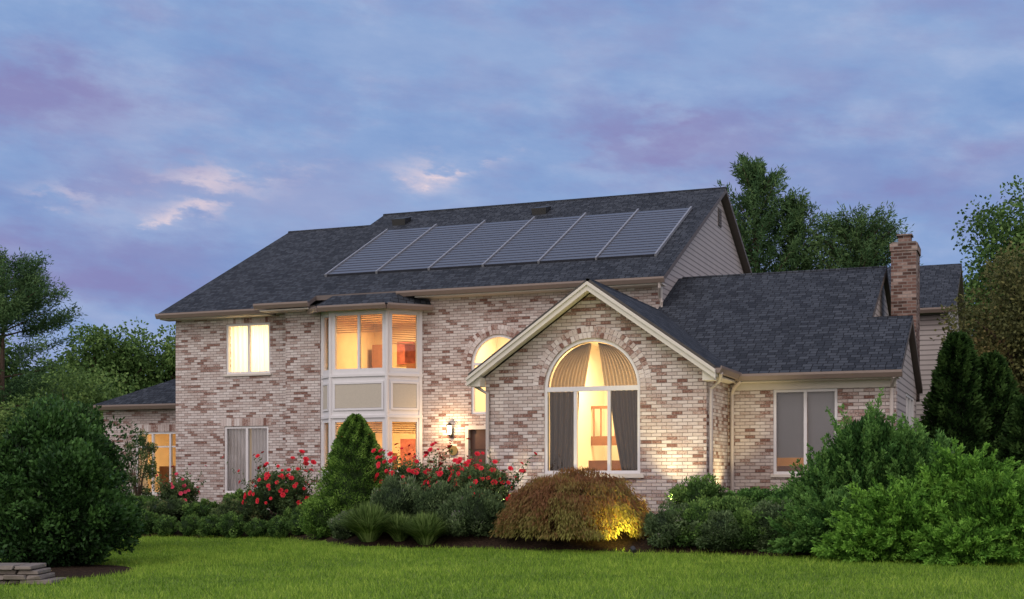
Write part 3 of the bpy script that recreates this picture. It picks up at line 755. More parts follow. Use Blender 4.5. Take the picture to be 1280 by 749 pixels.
F_BOX = mat_foliage('boxwood_leaf', [(0, (.010, .022, .008)), (.5, (.05, .105, .026)), (1, (.14, .23, .055))])
F_SPRUCE = mat_foliage('spruce_needle', [(0, (.010, .022, .006)), (.45, (.055, .12, .02)), (1, (.17, .28, .055))])
F_ROSE = mat_foliage('rose_leaf', [(0, (.012, .018, .01)), (.5, (.045, .08, .03)), (.85, (.10, .14, .05)), (1, (.15, .1, .06))])
F_MAPLE = mat_foliage('weeping_maple_leaf', [(0, (.03, .015, .01)), (.22, (.12, .05, .028)), (.45, (.17, .085, .038)), (.7, (.16, .135, .042)), (1, (.21, .22, .055))], .35, gain=1.3)
F_JUN = mat_foliage('juniper_leaf', [(0, (.006, .018, .006)), (.4, (.034, .09, .022)), (1, (.13, .25, .06))], spec=.1)
F_JUN2 = mat_foliage('bright_juniper_leaf', [(0, (.008, .024, .005)), (.4, (.05, .13, .018)), (1, (.17, .33, .05))], spec=.1)
F_DARK = mat_foliage('holly_leaf', [(0, (.003, .008, .004)), (.5, (.018, .05, .013)), (1, (.065, .15, .035))], .12, .5, .15, gain=1.2)
F_PINE = mat_foliage('pine_needle', [(0, (.012, .026, .012)), (.5, (.042, .088, .035)), (1, (.11, .18, .065))], spec=.1, gain=1.3)
F_DEC = mat_foliage('oak_leaf', [(0, (.012, .026, .008)), (.5, (.055, .11, .03)), (1, (.14, .22, .065))], spec=.1, gain=1.3)
F_DEC2 = mat_foliage('ornamental_leaf', [(0, (.02, .04, .014)), (.5, (.085, .15, .04)), (1, (.2, .28, .085))], spec=.1, gain=1.3)
F_DOG = mat_foliage('dogwood_leaf', [(0, (.02, .022, .01)), (.4, (.075, .085, .032)), (.75, (.14, .135, .05)), (1, (.21, .13, .07))], spec=.1, gain=1.3)
F_ARB = mat_foliage('arborvitae_leaf', [(0, (.004, .012, .003)), (.5, (.02, .052, .013)), (1, (.06, .12, .03))], gain=1.1, spec=.1)
F_LIR = mat_foliage('liriope_leaf', [(0, (.02, .035, .01)), (.5, (.07, .12, .03)), (1, (.18, .25, .08))])
F_LAV = mat_foliage('grey_green_leaf', [(0, (.012, .02, .011)), (.5, (.05, .082, .036)), (.85, (.11, .16, .07)), (1, (.17, .15, .16))], spec=.1)
F_GRASS = mat_foliage('grass_blade', [(0, (.06, .12, .012)), (.5, (.145, .255, .028)), (1, (.28, .38, .06))], .35, gain=1.35)
M_PETAL = mat_plain('red_petal', (.62, .02, .04), .6, .3, var=.3, sc=30)
M_PINK = mat_plain('pink_petal', (.6, .06, .12), .6, .3, var=.3, sc=30)

def base(x, v): return (x, v, float(gz(x, v)))

def cone_shrub(name, seed, loc, h, r, n, mat, label, cat, leaf=.05, pw=.8, lw=.4, ripple=1.0):
    rng = np.random.default_rng(seed)
    z = rng.uniform(0, 1, n) ** 1.15; th = rng.uniform(0, 2 * np.pi, n)
    prof = lambda z: r * np.minimum(1, (1 - z) ** pw * 1.12 + .02) * np.minimum(1, .78 + z * 1.6)
    lob = 1 + ripple * (.05 * np.sin(th * 5 + z * 9) + .045 * np.sin(th * 11 - z * 23) + .045 * np.sin(z * 47 + th * 3) + .045 * np.sin(z * 29 - th * 9))
    rr = prof(z) * lob * rng.uniform(.82, 1.06, n)
    P = np.stack([rr * np.cos(th), rr * np.sin(th), z * h], -1)
    T = np.stack([np.cos(th), np.sin(th), np.full(n, .6)], -1) + rdirs(rng, n) * .7
    V = leaves(rng, P, T, leaf * rng.uniform(.7, 1.4, n), leaf * lw)
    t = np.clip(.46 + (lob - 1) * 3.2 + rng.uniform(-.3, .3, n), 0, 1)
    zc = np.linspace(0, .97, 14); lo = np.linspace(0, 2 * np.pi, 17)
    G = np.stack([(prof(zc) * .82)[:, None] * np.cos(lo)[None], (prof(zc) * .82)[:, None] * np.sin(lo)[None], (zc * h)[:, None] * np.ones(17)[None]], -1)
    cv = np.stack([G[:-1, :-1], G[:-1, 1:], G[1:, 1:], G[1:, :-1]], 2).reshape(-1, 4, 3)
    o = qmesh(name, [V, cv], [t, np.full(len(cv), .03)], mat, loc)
    return top(o, label, cat)
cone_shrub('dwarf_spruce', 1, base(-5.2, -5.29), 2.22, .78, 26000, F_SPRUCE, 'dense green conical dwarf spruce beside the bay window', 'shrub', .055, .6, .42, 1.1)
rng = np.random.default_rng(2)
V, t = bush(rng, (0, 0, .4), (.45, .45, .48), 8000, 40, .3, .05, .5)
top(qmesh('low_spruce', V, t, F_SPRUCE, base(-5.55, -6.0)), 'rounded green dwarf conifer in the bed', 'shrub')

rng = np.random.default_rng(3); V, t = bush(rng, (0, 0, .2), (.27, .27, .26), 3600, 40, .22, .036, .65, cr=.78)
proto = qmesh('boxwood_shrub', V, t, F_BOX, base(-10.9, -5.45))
boxes = [proto]
for i in range(1, 9):
    o = proto.copy(); COL.objects.link(o); x = -10.9 + i * 4.4 / 8; o.location = base(x, -5.45 + i * .25 / 8 + .05 * math.sin(i * 2.3)); o.rotation_euler = (0, 0, i * 1.3); s = 1.03 + .1 * math.sin(i * 1.7); o.scale = (s, s, s * (1 + .08 * math.sin(i * 2.9))); boxes.append(o)
for o in boxes: top(o, 'small clipped round boxwood at the edge of the lawn', 'shrub', 'row of clipped boxwoods')

def flower_mesh():
    mb = MB()
    for ring, (nr, rad, tilt) in enumerate(((6, .055, .35), (5, .04, .8), (4, .022, 1.2))):
        for k in range(nr):
            a = 2 * math.pi * k / nr + ring * .5; ca, sa = math.cos(a), math.sin(a); cb, sb = math.cos(a + 1.57), math.sin(a + 1.57)
            up = rad * math.tan(tilt) * .5; w = rad * .6
            mb.poly([(0, 0, 0), (ca * rad * .6 + cb * w, sa * rad * .6 + sb * w, up * .6), (ca * rad, sa * rad, up), (ca * rad * .6 - cb * w, sa * rad * .6 - sb * w, up * .6)])
    me = bpy.data.meshes.new('rose_flower'); me.from_pydata(mb.v, [], mb.f); return me
FLM = flower_mesh(); FLM.materials.append(M_PETAL)
FLP = FLM.copy(); FLP.materials.clear(); FLP.materials.append(M_PINK)
def rose(seed, x, v, r, h, nf, label, fm=FLM, nl=7000, fs=1.0):
    rng = np.random.default_rng(seed); bz = base(x, v)
    V1, t1 = bush(rng, (0, 0, h * .38), (r * .9, r * .8, h * .45), nl, 40, .34, .065, .6, cr=.55)
    ns = 46; a = rng.uniform(0, 6.28, ns); ro = rng.uniform(.3, .8, ns); O = np.stack([r * ro * np.cos(a), r * ro * np.sin(a), np.full(ns, h * .35)], -1)
    D = np.stack([np.cos(a) * rng.uniform(.1, 1.0, ns), np.sin(a) * rng.uniform(.1, .9, ns), np.ones(ns)], -1); L = rng.uniform(.2, .85, ns) * h
    V2, t2 = spray(rng, O, D, L, 30, .075, .06, .6, .5, taper=.4)
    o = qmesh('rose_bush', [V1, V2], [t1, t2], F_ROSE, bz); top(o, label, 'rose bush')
    tips = O + norm(D) * L[:, None]
    for k in range(nf):
        if k < nf * .6: p = tips[k % ns] + rng.normal(size=3) * np.array([.06, .06, .08])
        else:
            d = rdirs(rng, 1)[0]; d[2] = abs(d[2]) * .9 - .2; d[1] = -abs(d[1]) if k % 3 else d[1]; p = np.array([0, 0, h * .4]) + d * np.array([r, r * .9, h * .5]) * 1.08
        f = bpy.data.objects.new('rose_flower', fm); f.parent = o; f.location = p
        d = Vector((p[0], p[1] - .4, abs(p[2] - h * .2) * .9)).normalized(); f.rotation_euler = d.to_track_quat('Z', 'Y').to_euler()
        s = rng.uniform(.6, 1.4) * fs; f.scale = (s, s, s); COL.objects.link(f)
rose(11, -7.7, -4.1, .8, 1.35, 80, 'leafy bush with many red roses by the brick wall')
rose(12, -4.2, -4.9, .8, 1.35, 85, 'tall bush of red roses below the bay window')
rose(13, -2.95, -5.2, .72, 1.35, 90, 'wide bush of red roses near the front door')
rose(14, -1.95, -6.2, .6, 1.25, 55, 'red rose bush at the corner of the gabled room')
rose(15, -11.5, -2.6, .5, .95, 26, 'small bush with pink-red roses under the window', FLP, 3200, .8)
rng = np.random.default_rng(16)
V, t = bush(rng, (0, 0, 1.1), (.5, .45, .95), 3600, 40, .3, .06, .6, cr=0, fill=.1)
o = qmesh('crown', V, t, F_ROSE); e = empty('climbing_shrub', base(-13.1, -2.0)); o.parent = e
mb = MB()
for k in range(7):
    a = k * .9; mb.tube([(0, 0, 0), (.12 * math.cos(a), .12 * math.sin(a), .8), (.35 * math.cos(a), .35 * math.sin(a), 1.6 + .1 * (k % 3))], [.02, .014, .006], 5)
make('stem', mb, M_BARK, e); top(e, 'thin open twiggy shrub at the corner of the house', 'shrub')

def liriope(seed, x, v, r, h, n):
    rng = np.random.default_rng(seed); a = rng.uniform(0, 6.28, n); rr = r * .25 * np.sqrt(rng.uniform(0, 1, n)); lean = rng.uniform(.1, 1.3, n)
    B = np.stack([rr * np.cos(a), rr * np.sin(a), np.zeros(n)], -1); out = np.stack([np.cos(a), np.sin(a), np.zeros(n)], -1)
    L = h * rng.uniform(.7, 1.15, n); Vs = []; w = .014
    S = np.stack([-np.sin(a), np.cos(a), np.zeros(n)], -1) * w
    def pt(s): return B + out * (lean * L * s ** 1.3 * .75)[:, None] + np.array([0, 0, 1]) * (L * (s - .42 * lean * s * s))[:, None]
    ss = [0, .35, .7, 1.0]
    for s0, s1 in zip(ss[:-1], ss[1:]):
        V = np.empty((n, 4, 3)); w0 = 1 - .3 * s0; w1 = 1 - .95 * s1
        V[:, 0] = pt(s0) - S * w0; V[:, 1] = pt(s0) + S * w0; V[:, 2] = pt(s1) + S * w1; V[:, 3] = pt(s1) - S * w1; Vs.append(V)
    t = np.tile(rng.uniform(.1, 1, n), 3)
    top(qmesh('liriope_clump', Vs, t, F_LIR, base(x, v)), 'arching clump of green strap-leaved grass in mulch', 'plant')
liriope(21, -3.7, -7.6, .55, .75, 2000); liriope(22, -2.5, -7.65, .5, .62, 1800); liriope(23, -3.1, -7.5, .4, .55, 1000)
def shrub(name, seed, x, v, r, h, n, mat, label, leaf=.04, nsub=40, wid=.55, up=.4, sub=.3, ry=None, cr=.68, cat='shrub'):
    rng = np.random.default_rng(seed)
    V, t = bush(rng, (0, 0, h * .45), (r, ry or r, h * .55), n, nsub, sub, leaf, wid, up, cr=cr)
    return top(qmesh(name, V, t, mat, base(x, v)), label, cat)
shrub('lavender_shrub', 31, -3.55, -6.7, .55, .9, 7500, F_LAV, 'grey-green lavender shrub in the bed', .065, wid=.35, up=1)
shrub('lavender_shrub', 32, -1.75, -7.1, .6, .85, 8500, F_LAV, 'grey-green mounded shrub beside the liriope', .065, wid=.35, up=1)
shrub('lavender_shrub', 33, -2.7, -6.7, .55, .85, 7000, F_LAV, 'grey-green shrub under the roses', .065, wid=.35, up=.8)
shrub('lavender_shrub', 34, -4.5, -6.9, .42, .5, 4500, F_LAV, 'low grey shrub with pinkish flowers at the bed edge', .05, wid=.4, up=.8)
for k, (x, v) in enumerate(((-6.7, -4.6), (-8.6, -4.5), (-9.5, -4.4), (-10.4, -4.5), (-11.3, -4.3), (-12.2, -4.0), (-9.2, -3.2))):
    shrub('cotoneaster_shrub', 136 + k, x, v, .55, .5 + .05 * math.sin(k * 2.2), 5000, F_ROSE if k % 2 else F_BOX, 'low leafy shrub beneath the brick wall', .055)

rng = np.random.default_rng(41); n = 52000; R_, H_ = 1.45, 1.52
nl = 190; d = rdirs(rng, nl); d[:, 2] = np.abs(d[:, 2]) * .95 + .02; d = norm(d); lc = d * np.array([R_ * .86, R_ * .76, H_ * .82]) * rng.uniform(.92, 1.03, (nl, 1)); lt = rng.uniform(0, 1, nl)
i = rng.integers(0, nl, n); u = rng.uniform(0, 1, n)
P = lc[i] + rdirs(rng, n) * np.array([.22, .22, .08]) * rng.uniform(.3, 1, (n, 1)) + np.stack([d[i, 0] * .22 * u, d[i, 1] * .22 * u, -.42 * u * u], -1)
keep = P[:, 2] > .02; P, i, u = P[keep], i[keep], u[keep]; m = len(P)
T = np.stack([d[i, 0] * .6, d[i, 1] * .6, np.full(m, -.9)], -1) + rdirs(rng, m) * .5
V = leaves(rng, P, T, .085 * rng.uniform(.6, 1.3, m), .018); t = .04 + .32 * lt[i] + .25 * rng.uniform(0, 1, m) + .42 * np.clip(1 - P[:, 2] / H_, 0, 1)
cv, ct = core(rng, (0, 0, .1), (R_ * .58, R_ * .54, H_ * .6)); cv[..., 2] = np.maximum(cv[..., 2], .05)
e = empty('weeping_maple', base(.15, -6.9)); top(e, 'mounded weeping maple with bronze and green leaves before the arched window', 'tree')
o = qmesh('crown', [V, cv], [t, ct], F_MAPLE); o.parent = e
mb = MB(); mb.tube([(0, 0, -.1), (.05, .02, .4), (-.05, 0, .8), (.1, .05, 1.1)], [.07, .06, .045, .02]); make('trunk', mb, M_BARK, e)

for k in range(6):
    f = k / 5
    shrub('cotoneaster_shrub', 50 + k, 2.1 + 2.3 * f, -7.4 - .35 * f + .1 * math.sin(k * 2.1), .5, .68 + .08 * math.sin(k * 1.9), 7500, F_LAV if k % 2 == 0 else F_BOX, 'low spreading grey-green shrub along the lawn', .055, wid=.5, up=.6)
shrub('holly_shrub', 60, 2.3, -6.3, .5, .85, 6500, F_BOX, 'small glossy dark green holly at the wall corner', .06)
shrub('holly_shrub', 61, 3.3, -6.0, .6, .7, 6500, F_JUN, 'small round green shrub below the wing window', .055)
shrub('holly_shrub', 62, 4.1, -6.6, .6, .75, 6500, F_JUN, 'round green shrub below the wing window', .055)
shrub('holly_shrub', 63, 3.1, -7.0, .55, .7, 6500, F_BOX, 'round green shrub in the bed', .055)

def juniper(name, seed, x, v, R3, n, per, mat, label, updir=1.0, L0=.55, leaf=.075, rad=.085, lowd=None):
    rng = np.random.default_rng(seed); R3 = np.array(R3)
    d = rdirs(rng, n); d[:, 2] = np.abs(d[:, 2]); O = d * R3 * rng.uniform(.5, .88, (n, 1)); O[:, 2] += .05
    ud = np.full(n, updir) if lowd is None else rng.uniform(lowd, updir, n)
    D = norm(d) * np.array([1, 1, .6]) + np.stack([np.zeros(n), np.zeros(n), ud], -1) + rng.normal(size=(n, 3)) * .22
    L = L0 * rng.uniform(.5, 1.25, n)
    V, t = spray(rng, O, D, L, per, rad, leaf, .38, 1.3, taper=.75)
    kz = V[:, 0, 2] > -.02; V, t = V[kz], t[kz]
    m = n * 30; d2 = rdirs(rng, m); d2[:, 2] = np.abs(d2[:, 2]); P2 = d2 * R3 * rng.uniform(.7, .92, (m, 1)) + np.array([0, 0, .04])
    V3 = leaves(rng, P2, d2 + rdirs(rng, m) * .6 + np.array([0, 0, .5]), leaf * 1.2, leaf * .5)
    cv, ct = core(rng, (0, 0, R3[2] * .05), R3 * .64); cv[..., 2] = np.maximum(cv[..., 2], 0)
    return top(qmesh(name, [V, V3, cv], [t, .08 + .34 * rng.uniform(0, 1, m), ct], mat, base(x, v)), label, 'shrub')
juniper('upright_juniper', 71, 5.35, -6.9, (.98, .85, 2.0), 400, 85, F_JUN, 'tall feathery green juniper beside the wing window', 1.2, .5)
juniper('upright_juniper', 72, 6.1, -6.9, (.8, .7, 1.65), 280, 75, F_JUN, 'shorter feathery green juniper with pointed shoots', 1.2, .45)
juniper('upright_juniper', 77, 4.7, -7.1, (.6, .55, 1.3), 180, 70, F_JUN, 'small feathery green juniper with pointed shoots', 1.1, .42)
juniper('spreading_juniper', 73, 4.9, -7.9, (.9, .6, .8), 300, 75, F_JUN, 'low spreading juniper at the edge of the lawn', .4, .36, lowd=-.2)
juniper('spreading_juniper', 74, 6.1, -8.2, (1.25, .8, 1.0), 520, 85, F_JUN2, 'bright green spreading juniper on the lawn edge', .15, .42, lowd=-.35)
juniper('spreading_juniper', 75, 7.5, -8.2, (1.3, .85, 1.15), 560, 85, F_JUN2, 'wide bright green spreading juniper', .15, .42, lowd=-.35)
juniper('spreading_juniper', 80, 6.9, -7.5, (1.2, .8, 1.4), 460, 80, F_JUN2, 'tall rising bright green juniper mound', .35, .42, lowd=-.2)
juniper('spreading_juniper', 76, 9.0, -8.1, (1.2, 1.0, 1.2), 360, 70, F_JUN2, 'wide bright green spreading juniper', .25, .42, lowd=-.3)
juniper('spreading_juniper', 78, 5.5, -8.65, (.6, .4, .45), 200, 60, F_JUN2, 'low tongue of bright green juniper over the grass', .2, .3, lowd=-.2)
juniper('spreading_juniper', 79, 7.0, -8.95, (.8, .4, .5), 240, 60, F_JUN2, 'low tongue of bright green juniper over the grass', .2, .3, lowd=-.2)

rng = np.random.default_rng(81); Vs = []; ts = []
for (cx_, cy_, cz_, rx, ry, rz_, nn, sb) in ((-.4, .1, 1.35, .78, .8, 1.2, 26000, 50), (.05, 0, .62, 1.12, 1.1, .8, 24000, 54), (.45, -.25, 1.2, .55, .6, .62, 12000, 30), (-.75, -.3, 1.1, .6, .6, .7, 10000, 26), (.1, .2, 1.6, .5, .5, .6, 9000, 26), (.75, -.1, .75, .45, .6, .5, 9000, 24)):
    V1, t1 = bush(rng, (cx_, cy_, cz_), (rx, ry, rz_), nn, sb, .36, .085, .55, .6, .7, zlow=-.95, cr=.68); Vs.append(V1); ts.append(t1)
ns = 130; d = rdirs(rng, ns); d[:, 2] = np.abs(d[:, 2]) - .3; O = np.array([-.1, 0, 1.0]) + d * np.array([.85, .9, 1.05]); D = d * np.array([1, 1, .7]) + np.array([0, 0, .6]) + rng.normal(size=(ns, 3)) * .3
V3, t3 = spray(rng, O, D, rng.uniform(.18, .5, ns), 60, .12, .08, .55, .8); Vs.append(V3); ts.append(t3)
e = empty('dark_holly', base(-6.35, -13.1)); top(e, 'large irregular dark green evergreen bush standing in mulch', 'shrub')
qmesh('crown', Vs, ts, F_DARK).parent = e
mb = MB(); mb.tube([(0, 0, -.1), (0, 0, .6)], [.1, .08]); make('trunk', mb, M_BARK, e)
shrub('dark_shrub', 82, -9.0, -9.6, 1.1, 2.9, 22000, F_DARK, 'tall dark evergreen shrub behind the holly', .09, 60, sub=.34)
rng = np.random.default_rng(83); mb = MB(); sx, sy = -4.8, -15.9; gz0 = float(gz(sx, sy))
for lay in range(4):
    x = -.75 + .06 * lay
    while x < .5 - .07 * lay:
        w_ = rng.uniform(.16, .46); z0 = lay * .065
        j = lambda: rng.uniform(-.03, .03)
        y0, y1 = -.28 + rng.uniform(-.05, .05), .28
        mb.hexa([(x + j(), y0 + j(), z0), (x + w_ - .012 + j(), y0 + j(), z0), (x + w_ - .012, y1, z0), (x, y1, z0),
                 (x + j(), y0 + j(), z0 + .056 + j() * .4), (x + w_ - .012 + j(), y0 + j(), z0 + .056 + j() * .4), (x + w_ - .012, y1, z0 + .056), (x, y1, z0 + .056)])
        x += w_
o = make('stone_wall', mb, M_STONE, bevel=.012); o.location = (sx, sy, gz0); o.rotation_euler = (0, 0, .35)
top(o, 'low dry-stacked flagstone wall at the mulch edge', 'wall')

# ------------------------------------------------------------------ trees
def conifer(name, seed, x, v, h, r, mat, label, z0=.1, nb=150, per=46, pw=.7, rise=.25, leaf=.28, rad=.28, wild=.2, wid=.16, lo=.55, start=.22, taper=.45):
    rng = np.random.default_rng(seed); e = empty(name, base(x, v)); top(e, label, 'tree')
    zz = rng.uniform(z0, .98, nb); a = rng.uniform(0, 6.28, nb)
    prof = np.minimum(1, (1 - zz) ** pw * 1.15 + .06) * np.minimum(1, lo + zz) * rng.uniform(1 - wild * 2, 1 + wild, nb)
    L = r * prof; O = np.stack([np.zeros(nb), np.zeros(nb), zz * h], -1)
    D = np.stack([np.cos(a), np.sin(a), np.full(nb, rise) + zz * .5 + rng.normal(size=nb) * .1], -1)
    V, t = spray(rng, O, D, L * 1.1, per, rad, leaf, wid, .9, start, taper)
    V2, t2 = spray(rng, np.array([[0, 0, h * .88]]), np.array([[0, 0, 1.]]), np.array([h * .12]), 120, rad * .7, leaf, wid)
    qmesh('crown', [V, V2], [t, t2], mat).parent = e
    mb = MB(); mb.tube([(0, 0, -.3), (.03 * h * .2, 0, h * .4), (0, .02 * h, h * .97)], [h * .018, h * .012, .02], 8)
    for k in range(0, nb, 2):
        o_, d_ = Vector(O[k]), Vector(norm(D[k])); mb.tube([tuple(o_), tuple(o_ + d_ * float(L[k]) * .95)], [.035, .01], 4, cap=False)
    make('trunk', mb, M_BARK, e)
def deciduous(name, seed, x, v, h, r, mat, label, n=9000, nblob=26, leaf=.28, zc=.62, rz=None, br=.34):
    rng = np.random.default_rng(seed); e = empty(name, base(x, v)); top(e, label, 'tree')
    rz = rz or h * (1 - zc); c = np.array([0, 0, h * zc]); R3 = np.array([r, r, rz])
    d = rdirs(rng, nblob); bc = c + d * R3 * rng.uniform(.35, .8, (nblob, 1)); bs = br * min(r, rz) * rng.uniform(.7, 1.4, nblob); bt = rng.uniform(0, 1, nblob)
    i = rng.integers(0, nblob, n); dd = rdirs(rng, n)
    k2 = 7; sd = rdirs(rng, nblob * k2).reshape(nblob, k2, 3); j = rng.integers(0, k2, n)
    P = bc[i] + sd[i, j] * (bs[i] * .65)[:, None] + dd * (bs[i] * .5 * rng.uniform(.2, 1, n) ** .5)[:, None] * np.array([1, 1, .8])
    V = leaves(rng, P, dd + rdirs(rng, n) + np.array([0, 0, -.2]), leaf * rng.uniform(.6, 1.2, n), leaf * .6)
    t = .1 + .4 * bt[i] + .45 * rng.uniform(0, 1, n)
    qmesh('crown', V, t, mat).parent = e
    mb = MB(); mb.tube([(0, 0, -.3), (.1, 0, h * .3), (0, .1, h * .75)], [h * .03, h * .022, h * .008], 8)
    for k in range(0, nblob): mb.tube([(0.05, 0, h * (.25 + .3 * rng.uniform())), tuple(bc[k] * np.array([.6, .6, .9])), tuple(bc[k])], [h * .01, h * .006, .015], 5, cap=False)
    make('trunk', mb, M_BARK, e)

conifer('pine_tree', 101, -2.7, 24.7, 13.7, 3.5, F_PINE, 'tall broad feathery pine rising behind the roof', .1, 330, 130, .6, .75, .24, .3, .35, .2)
conifer('pine_tree', 103, -1.3, 25.5, 12.2, 3.0, F_PINE, 'second leader of feathery pine behind the roof', .1, 260, 120, .6, .75, .24, .3, .35, .2)
conifer('cedar_tree', 102, 1.2, 26.1, 10.9, 2.9, F_PINE, 'dense dark evergreen behind the roof ridge', .2, 460, 110, .25, .3, .22, .32, .12, .22)
deciduous('oak_tree', 104, 8.0, 23.5, 12.0, 3.6, F_DEC, 'tall leafy tree beyond the chimney', 70000, 90, .17, .62, 4.6, .38)
deciduous('oak_tree', 105, 12.0, 24, 12.5, 4, F_DEC, 'broad leafy tree beyond the chimney', 18000, 40, .22, .6)
deciduous('dogwood_tree', 106, 7.95, 5.0, 6.6, 2.3, F_DOG, 'dogwood with brownish green leaves beside the wing', 46000, 80, .11, .54, 3.0, .34)
deciduous('dogwood_tree', 107, 9.9, 6.5, 6.2, 1.9, F_DOG, 'dogwood with brownish green leaves', 9000, 30, .14, .56, 2.4, .3)
cone_shrub('arborvitae', 108, base(6.35, 1.6), 4.05, .78, 20000, F_ARB, 'tall narrow dark green arborvitae beside the wing', 'tree', .11, .5, .5, 1.5)
cone_shrub('arborvitae', 109, base(7.05, 1.9), 3.6, .82, 18000, F_ARB, 'narrow dark green arborvitae beside the wing', 'tree', .11, .5, .5, 1.5)
cone_shrub('arborvitae', 110, base(7.9, 1.2), 2.6, .8, 12000, F_ARB, 'broad dark green arborvitae', 'tree', .11, .5, .5, 1.5)
conifer('pine_tree', 111, -24.4, 5.7, 8.3, 2.7, F_PINE, 'open-branched pine with layered rounded tufts', .05, 120, 460, .4, .10, .17, .36, .2, .22, .85, .35, .1)
deciduous('maple_tree', 112, -34.5, 16, 7.3, 3.0, F_DEC, 'rounded green tree at the edge of the yard', 22000, 44, .18)
deciduous('maple_tree', 113, -31.0, 19.5, 8.0, 3.0, F_DEC, 'rounded green tree at the edge of the yard', 22000, 44, .18)
deciduous('maple_tree', 114, -28.6, 22, 8.5, 2.8, F_DEC2, 'taller green tree beyond the low wing', 22000, 44, .18)
deciduous('maple_tree', 115, -26.5, 24, 8.8, 2.6, F_DEC, 'green tree beyond the low wing', 18000, 40, .18)
deciduous('maple_tree', 119, -28.5, 14, 5.6, 2.8, F_DEC2, 'lower light green tree at the edge of the yard', 16000, 34, .18, .5)
deciduous('ornamental_tree', 116, -20.5, 4.2, 4.3, 2.2, F_DEC2, 'small light green ornamental tree', 16000, 34, .12, .52)
deciduous('ornamental_tree', 117, -18.8, -2.0, 3.5, 1.8, F_DEC2, 'small light green tree near the low wing', 14000, 32, .11, .5)
deciduous('ornamental_tree', 118, -16.8, -4.0, 2.2, 1.3, F_DEC2, 'leafy green shrub-like tree beside the bed', 11000, 28, .1, .45)
rng = np.random.default_rng(120); Vs = []; ts = []
for k in range(230):
    a = math.radians(rng.uniform(-62, 30)); s = rng.uniform(62, 95); x = 7.94 + s * math.sin(a); v = -30.17 + s * math.cos(a)
    hh = rng.uniform(3.5, 6.3); r = rng.uniform(2, 3.6); m = 420
    dd = rdirs(rng, m); P = np.array([x, v, hh * .5]) + dd * np.array([r, r, hh * .55]) * rng.uniform(.8, 1.05, (m, 1))
    Vs.append(leaves(rng, P, dd + rdirs(rng, m), .6 * rng.uniform(.6, 1.2, m), .4)); ts.append(.1 + .4 * rng.uniform() + .35 * rng.uniform(0, 1, m))
o = qmesh('woodland', Vs, ts, F_DEC); o['kind'] = 'stuff'; o['label'] = 'far line of leafy woodland'; o['category'] = 'woodland'

rng = np.random.default_rng(130); n = 330000
X = rng.uniform(-17, 11.5, n); v = -20 + 16.5 * rng.uniform(0, 1, n) ** 1.0
k = (v < edge(X) + .05) & ~inpatch(X, v); X, v = X[k], v[k]; n = len(X)
z = gz(X, v); hN = np.sin(X * 1.3 + 2 * np.sin(v * .7)) * np.sin(v * 1.1 + X * .4); hM = np.sin(X * 5.3 + 1.5 * np.sin(v * 4)) * np.sin(v * 6.1 + np.sin(X * 3.7))
hh = .058 * (1 + .25 * hN + .2 * hM) * rng.uniform(.55, 1.6, n); P = np.stack([X, v, z - .005], -1)
T = np.stack([rng.normal(size=n) * .5, rng.normal(size=n) * .5, np.ones(n)], -1)
V = leaves(rng, P, T, hh, .015); V[:, 1] = P + (V[:, 1] - V[:, 3]) * .4; V[:, 3] = P - (V[:, 1] - P)
o = qmesh('grass', V, np.clip(.47 + .2 * hN + .17 * hM + rng.uniform(-.45, .45, n), 0, 1), F_GRASS); o['kind'] = 'stuff'; o['label'] = 'short mown green lawn grass'; o['category'] = 'grass'

# ------------------------------------------------------------------ garden spots
def uplight(x, v, target, energy, col=(1, .78, .35), size=70, lbl='small black garden spotlight in the bed, lit', raise_=0):
    b = base(x, v); mb = MB()
    mb.tube([(0, 0, -.05), (0, 0, .08 + raise_)], [.012, .012], 6)
    d = (Vector(target) - Vector((b[0], b[1], b[2] + .12 + raise_))).normalized()
    p = Vector((0, 0, .1 + raise_)); mb.tube([tuple(p - d * .05), tuple(p + d * .05)], [.04, .05], 10)
    o = make('garden_spotlight', mb, M_BLACK); o.location = b; top(o, lbl, 'spotlight', 'garden spotlights along the house')
    l = bpy.data.lights.new('spot_beam', 'SPOT'); l.energy = energy; l.color = col; l.spot_size = math.radians(size); l.spot_blend = 1; l.shadow_soft_size = .04
    q = bpy.data.objects.new('spot_beam', l); COL.objects.link(q); q.parent = o; q.location = p + d * .07; q.rotation_euler = (-d).to_track_quat('Z', 'Y').to_euler()
uplight(-1.6, -6.2, (-1.6, -5.5, 1.6), 230, (1, .82, .48), 95, raise_=.25)
uplight(1.75, -6.15, (1.75, -5.5, 2.4), 230, (1, .82, .44), 90, raise_=.25)
uplight(2.75, -4.7, (2.3, -4.4, 1.8), 150, (1, .8, .4), 90, raise_=.1)
uplight(.1, -5.85, (.1, -5.65, 4), 130, (1, .86, .4), 120, raise_=.1)
uplight(1.6, -8.1, (1.0, -7.4, .1), 330, (1, .78, .12), 75)
uplight(1.4, -6.2, (.95, -6.8, .7), 160, (1, .78, .12), 100)
uplight(-2.55, -3.6, (-3.6, 0, 2.6), 130, (1, .68, .34))

mb = MB(); mb.tube([(0, 0, 0), (0, 0, 1.0)], [.025, .02], 8); mb.tube([(0, 0, 1.0), (0, 0, 1.04)], [.07, .08], 10); mb.tube([(0, 0, 1.3), (0, 0, 1.4)], [.1, .01], 10)
o = make('path_lamp', mb, M_BLACK); o.location = base(6.45, -2.2); top(o, 'slim black garden lamp post with amber glass', 'lamp')
mb = MB(); mb.tube([(0, 0, 1.04), (0, 0, 1.3)], [.035, .05], 10); make('lamp_shade', mb, mat_emit('amber_glow', (1, .4, .08), .8), o)

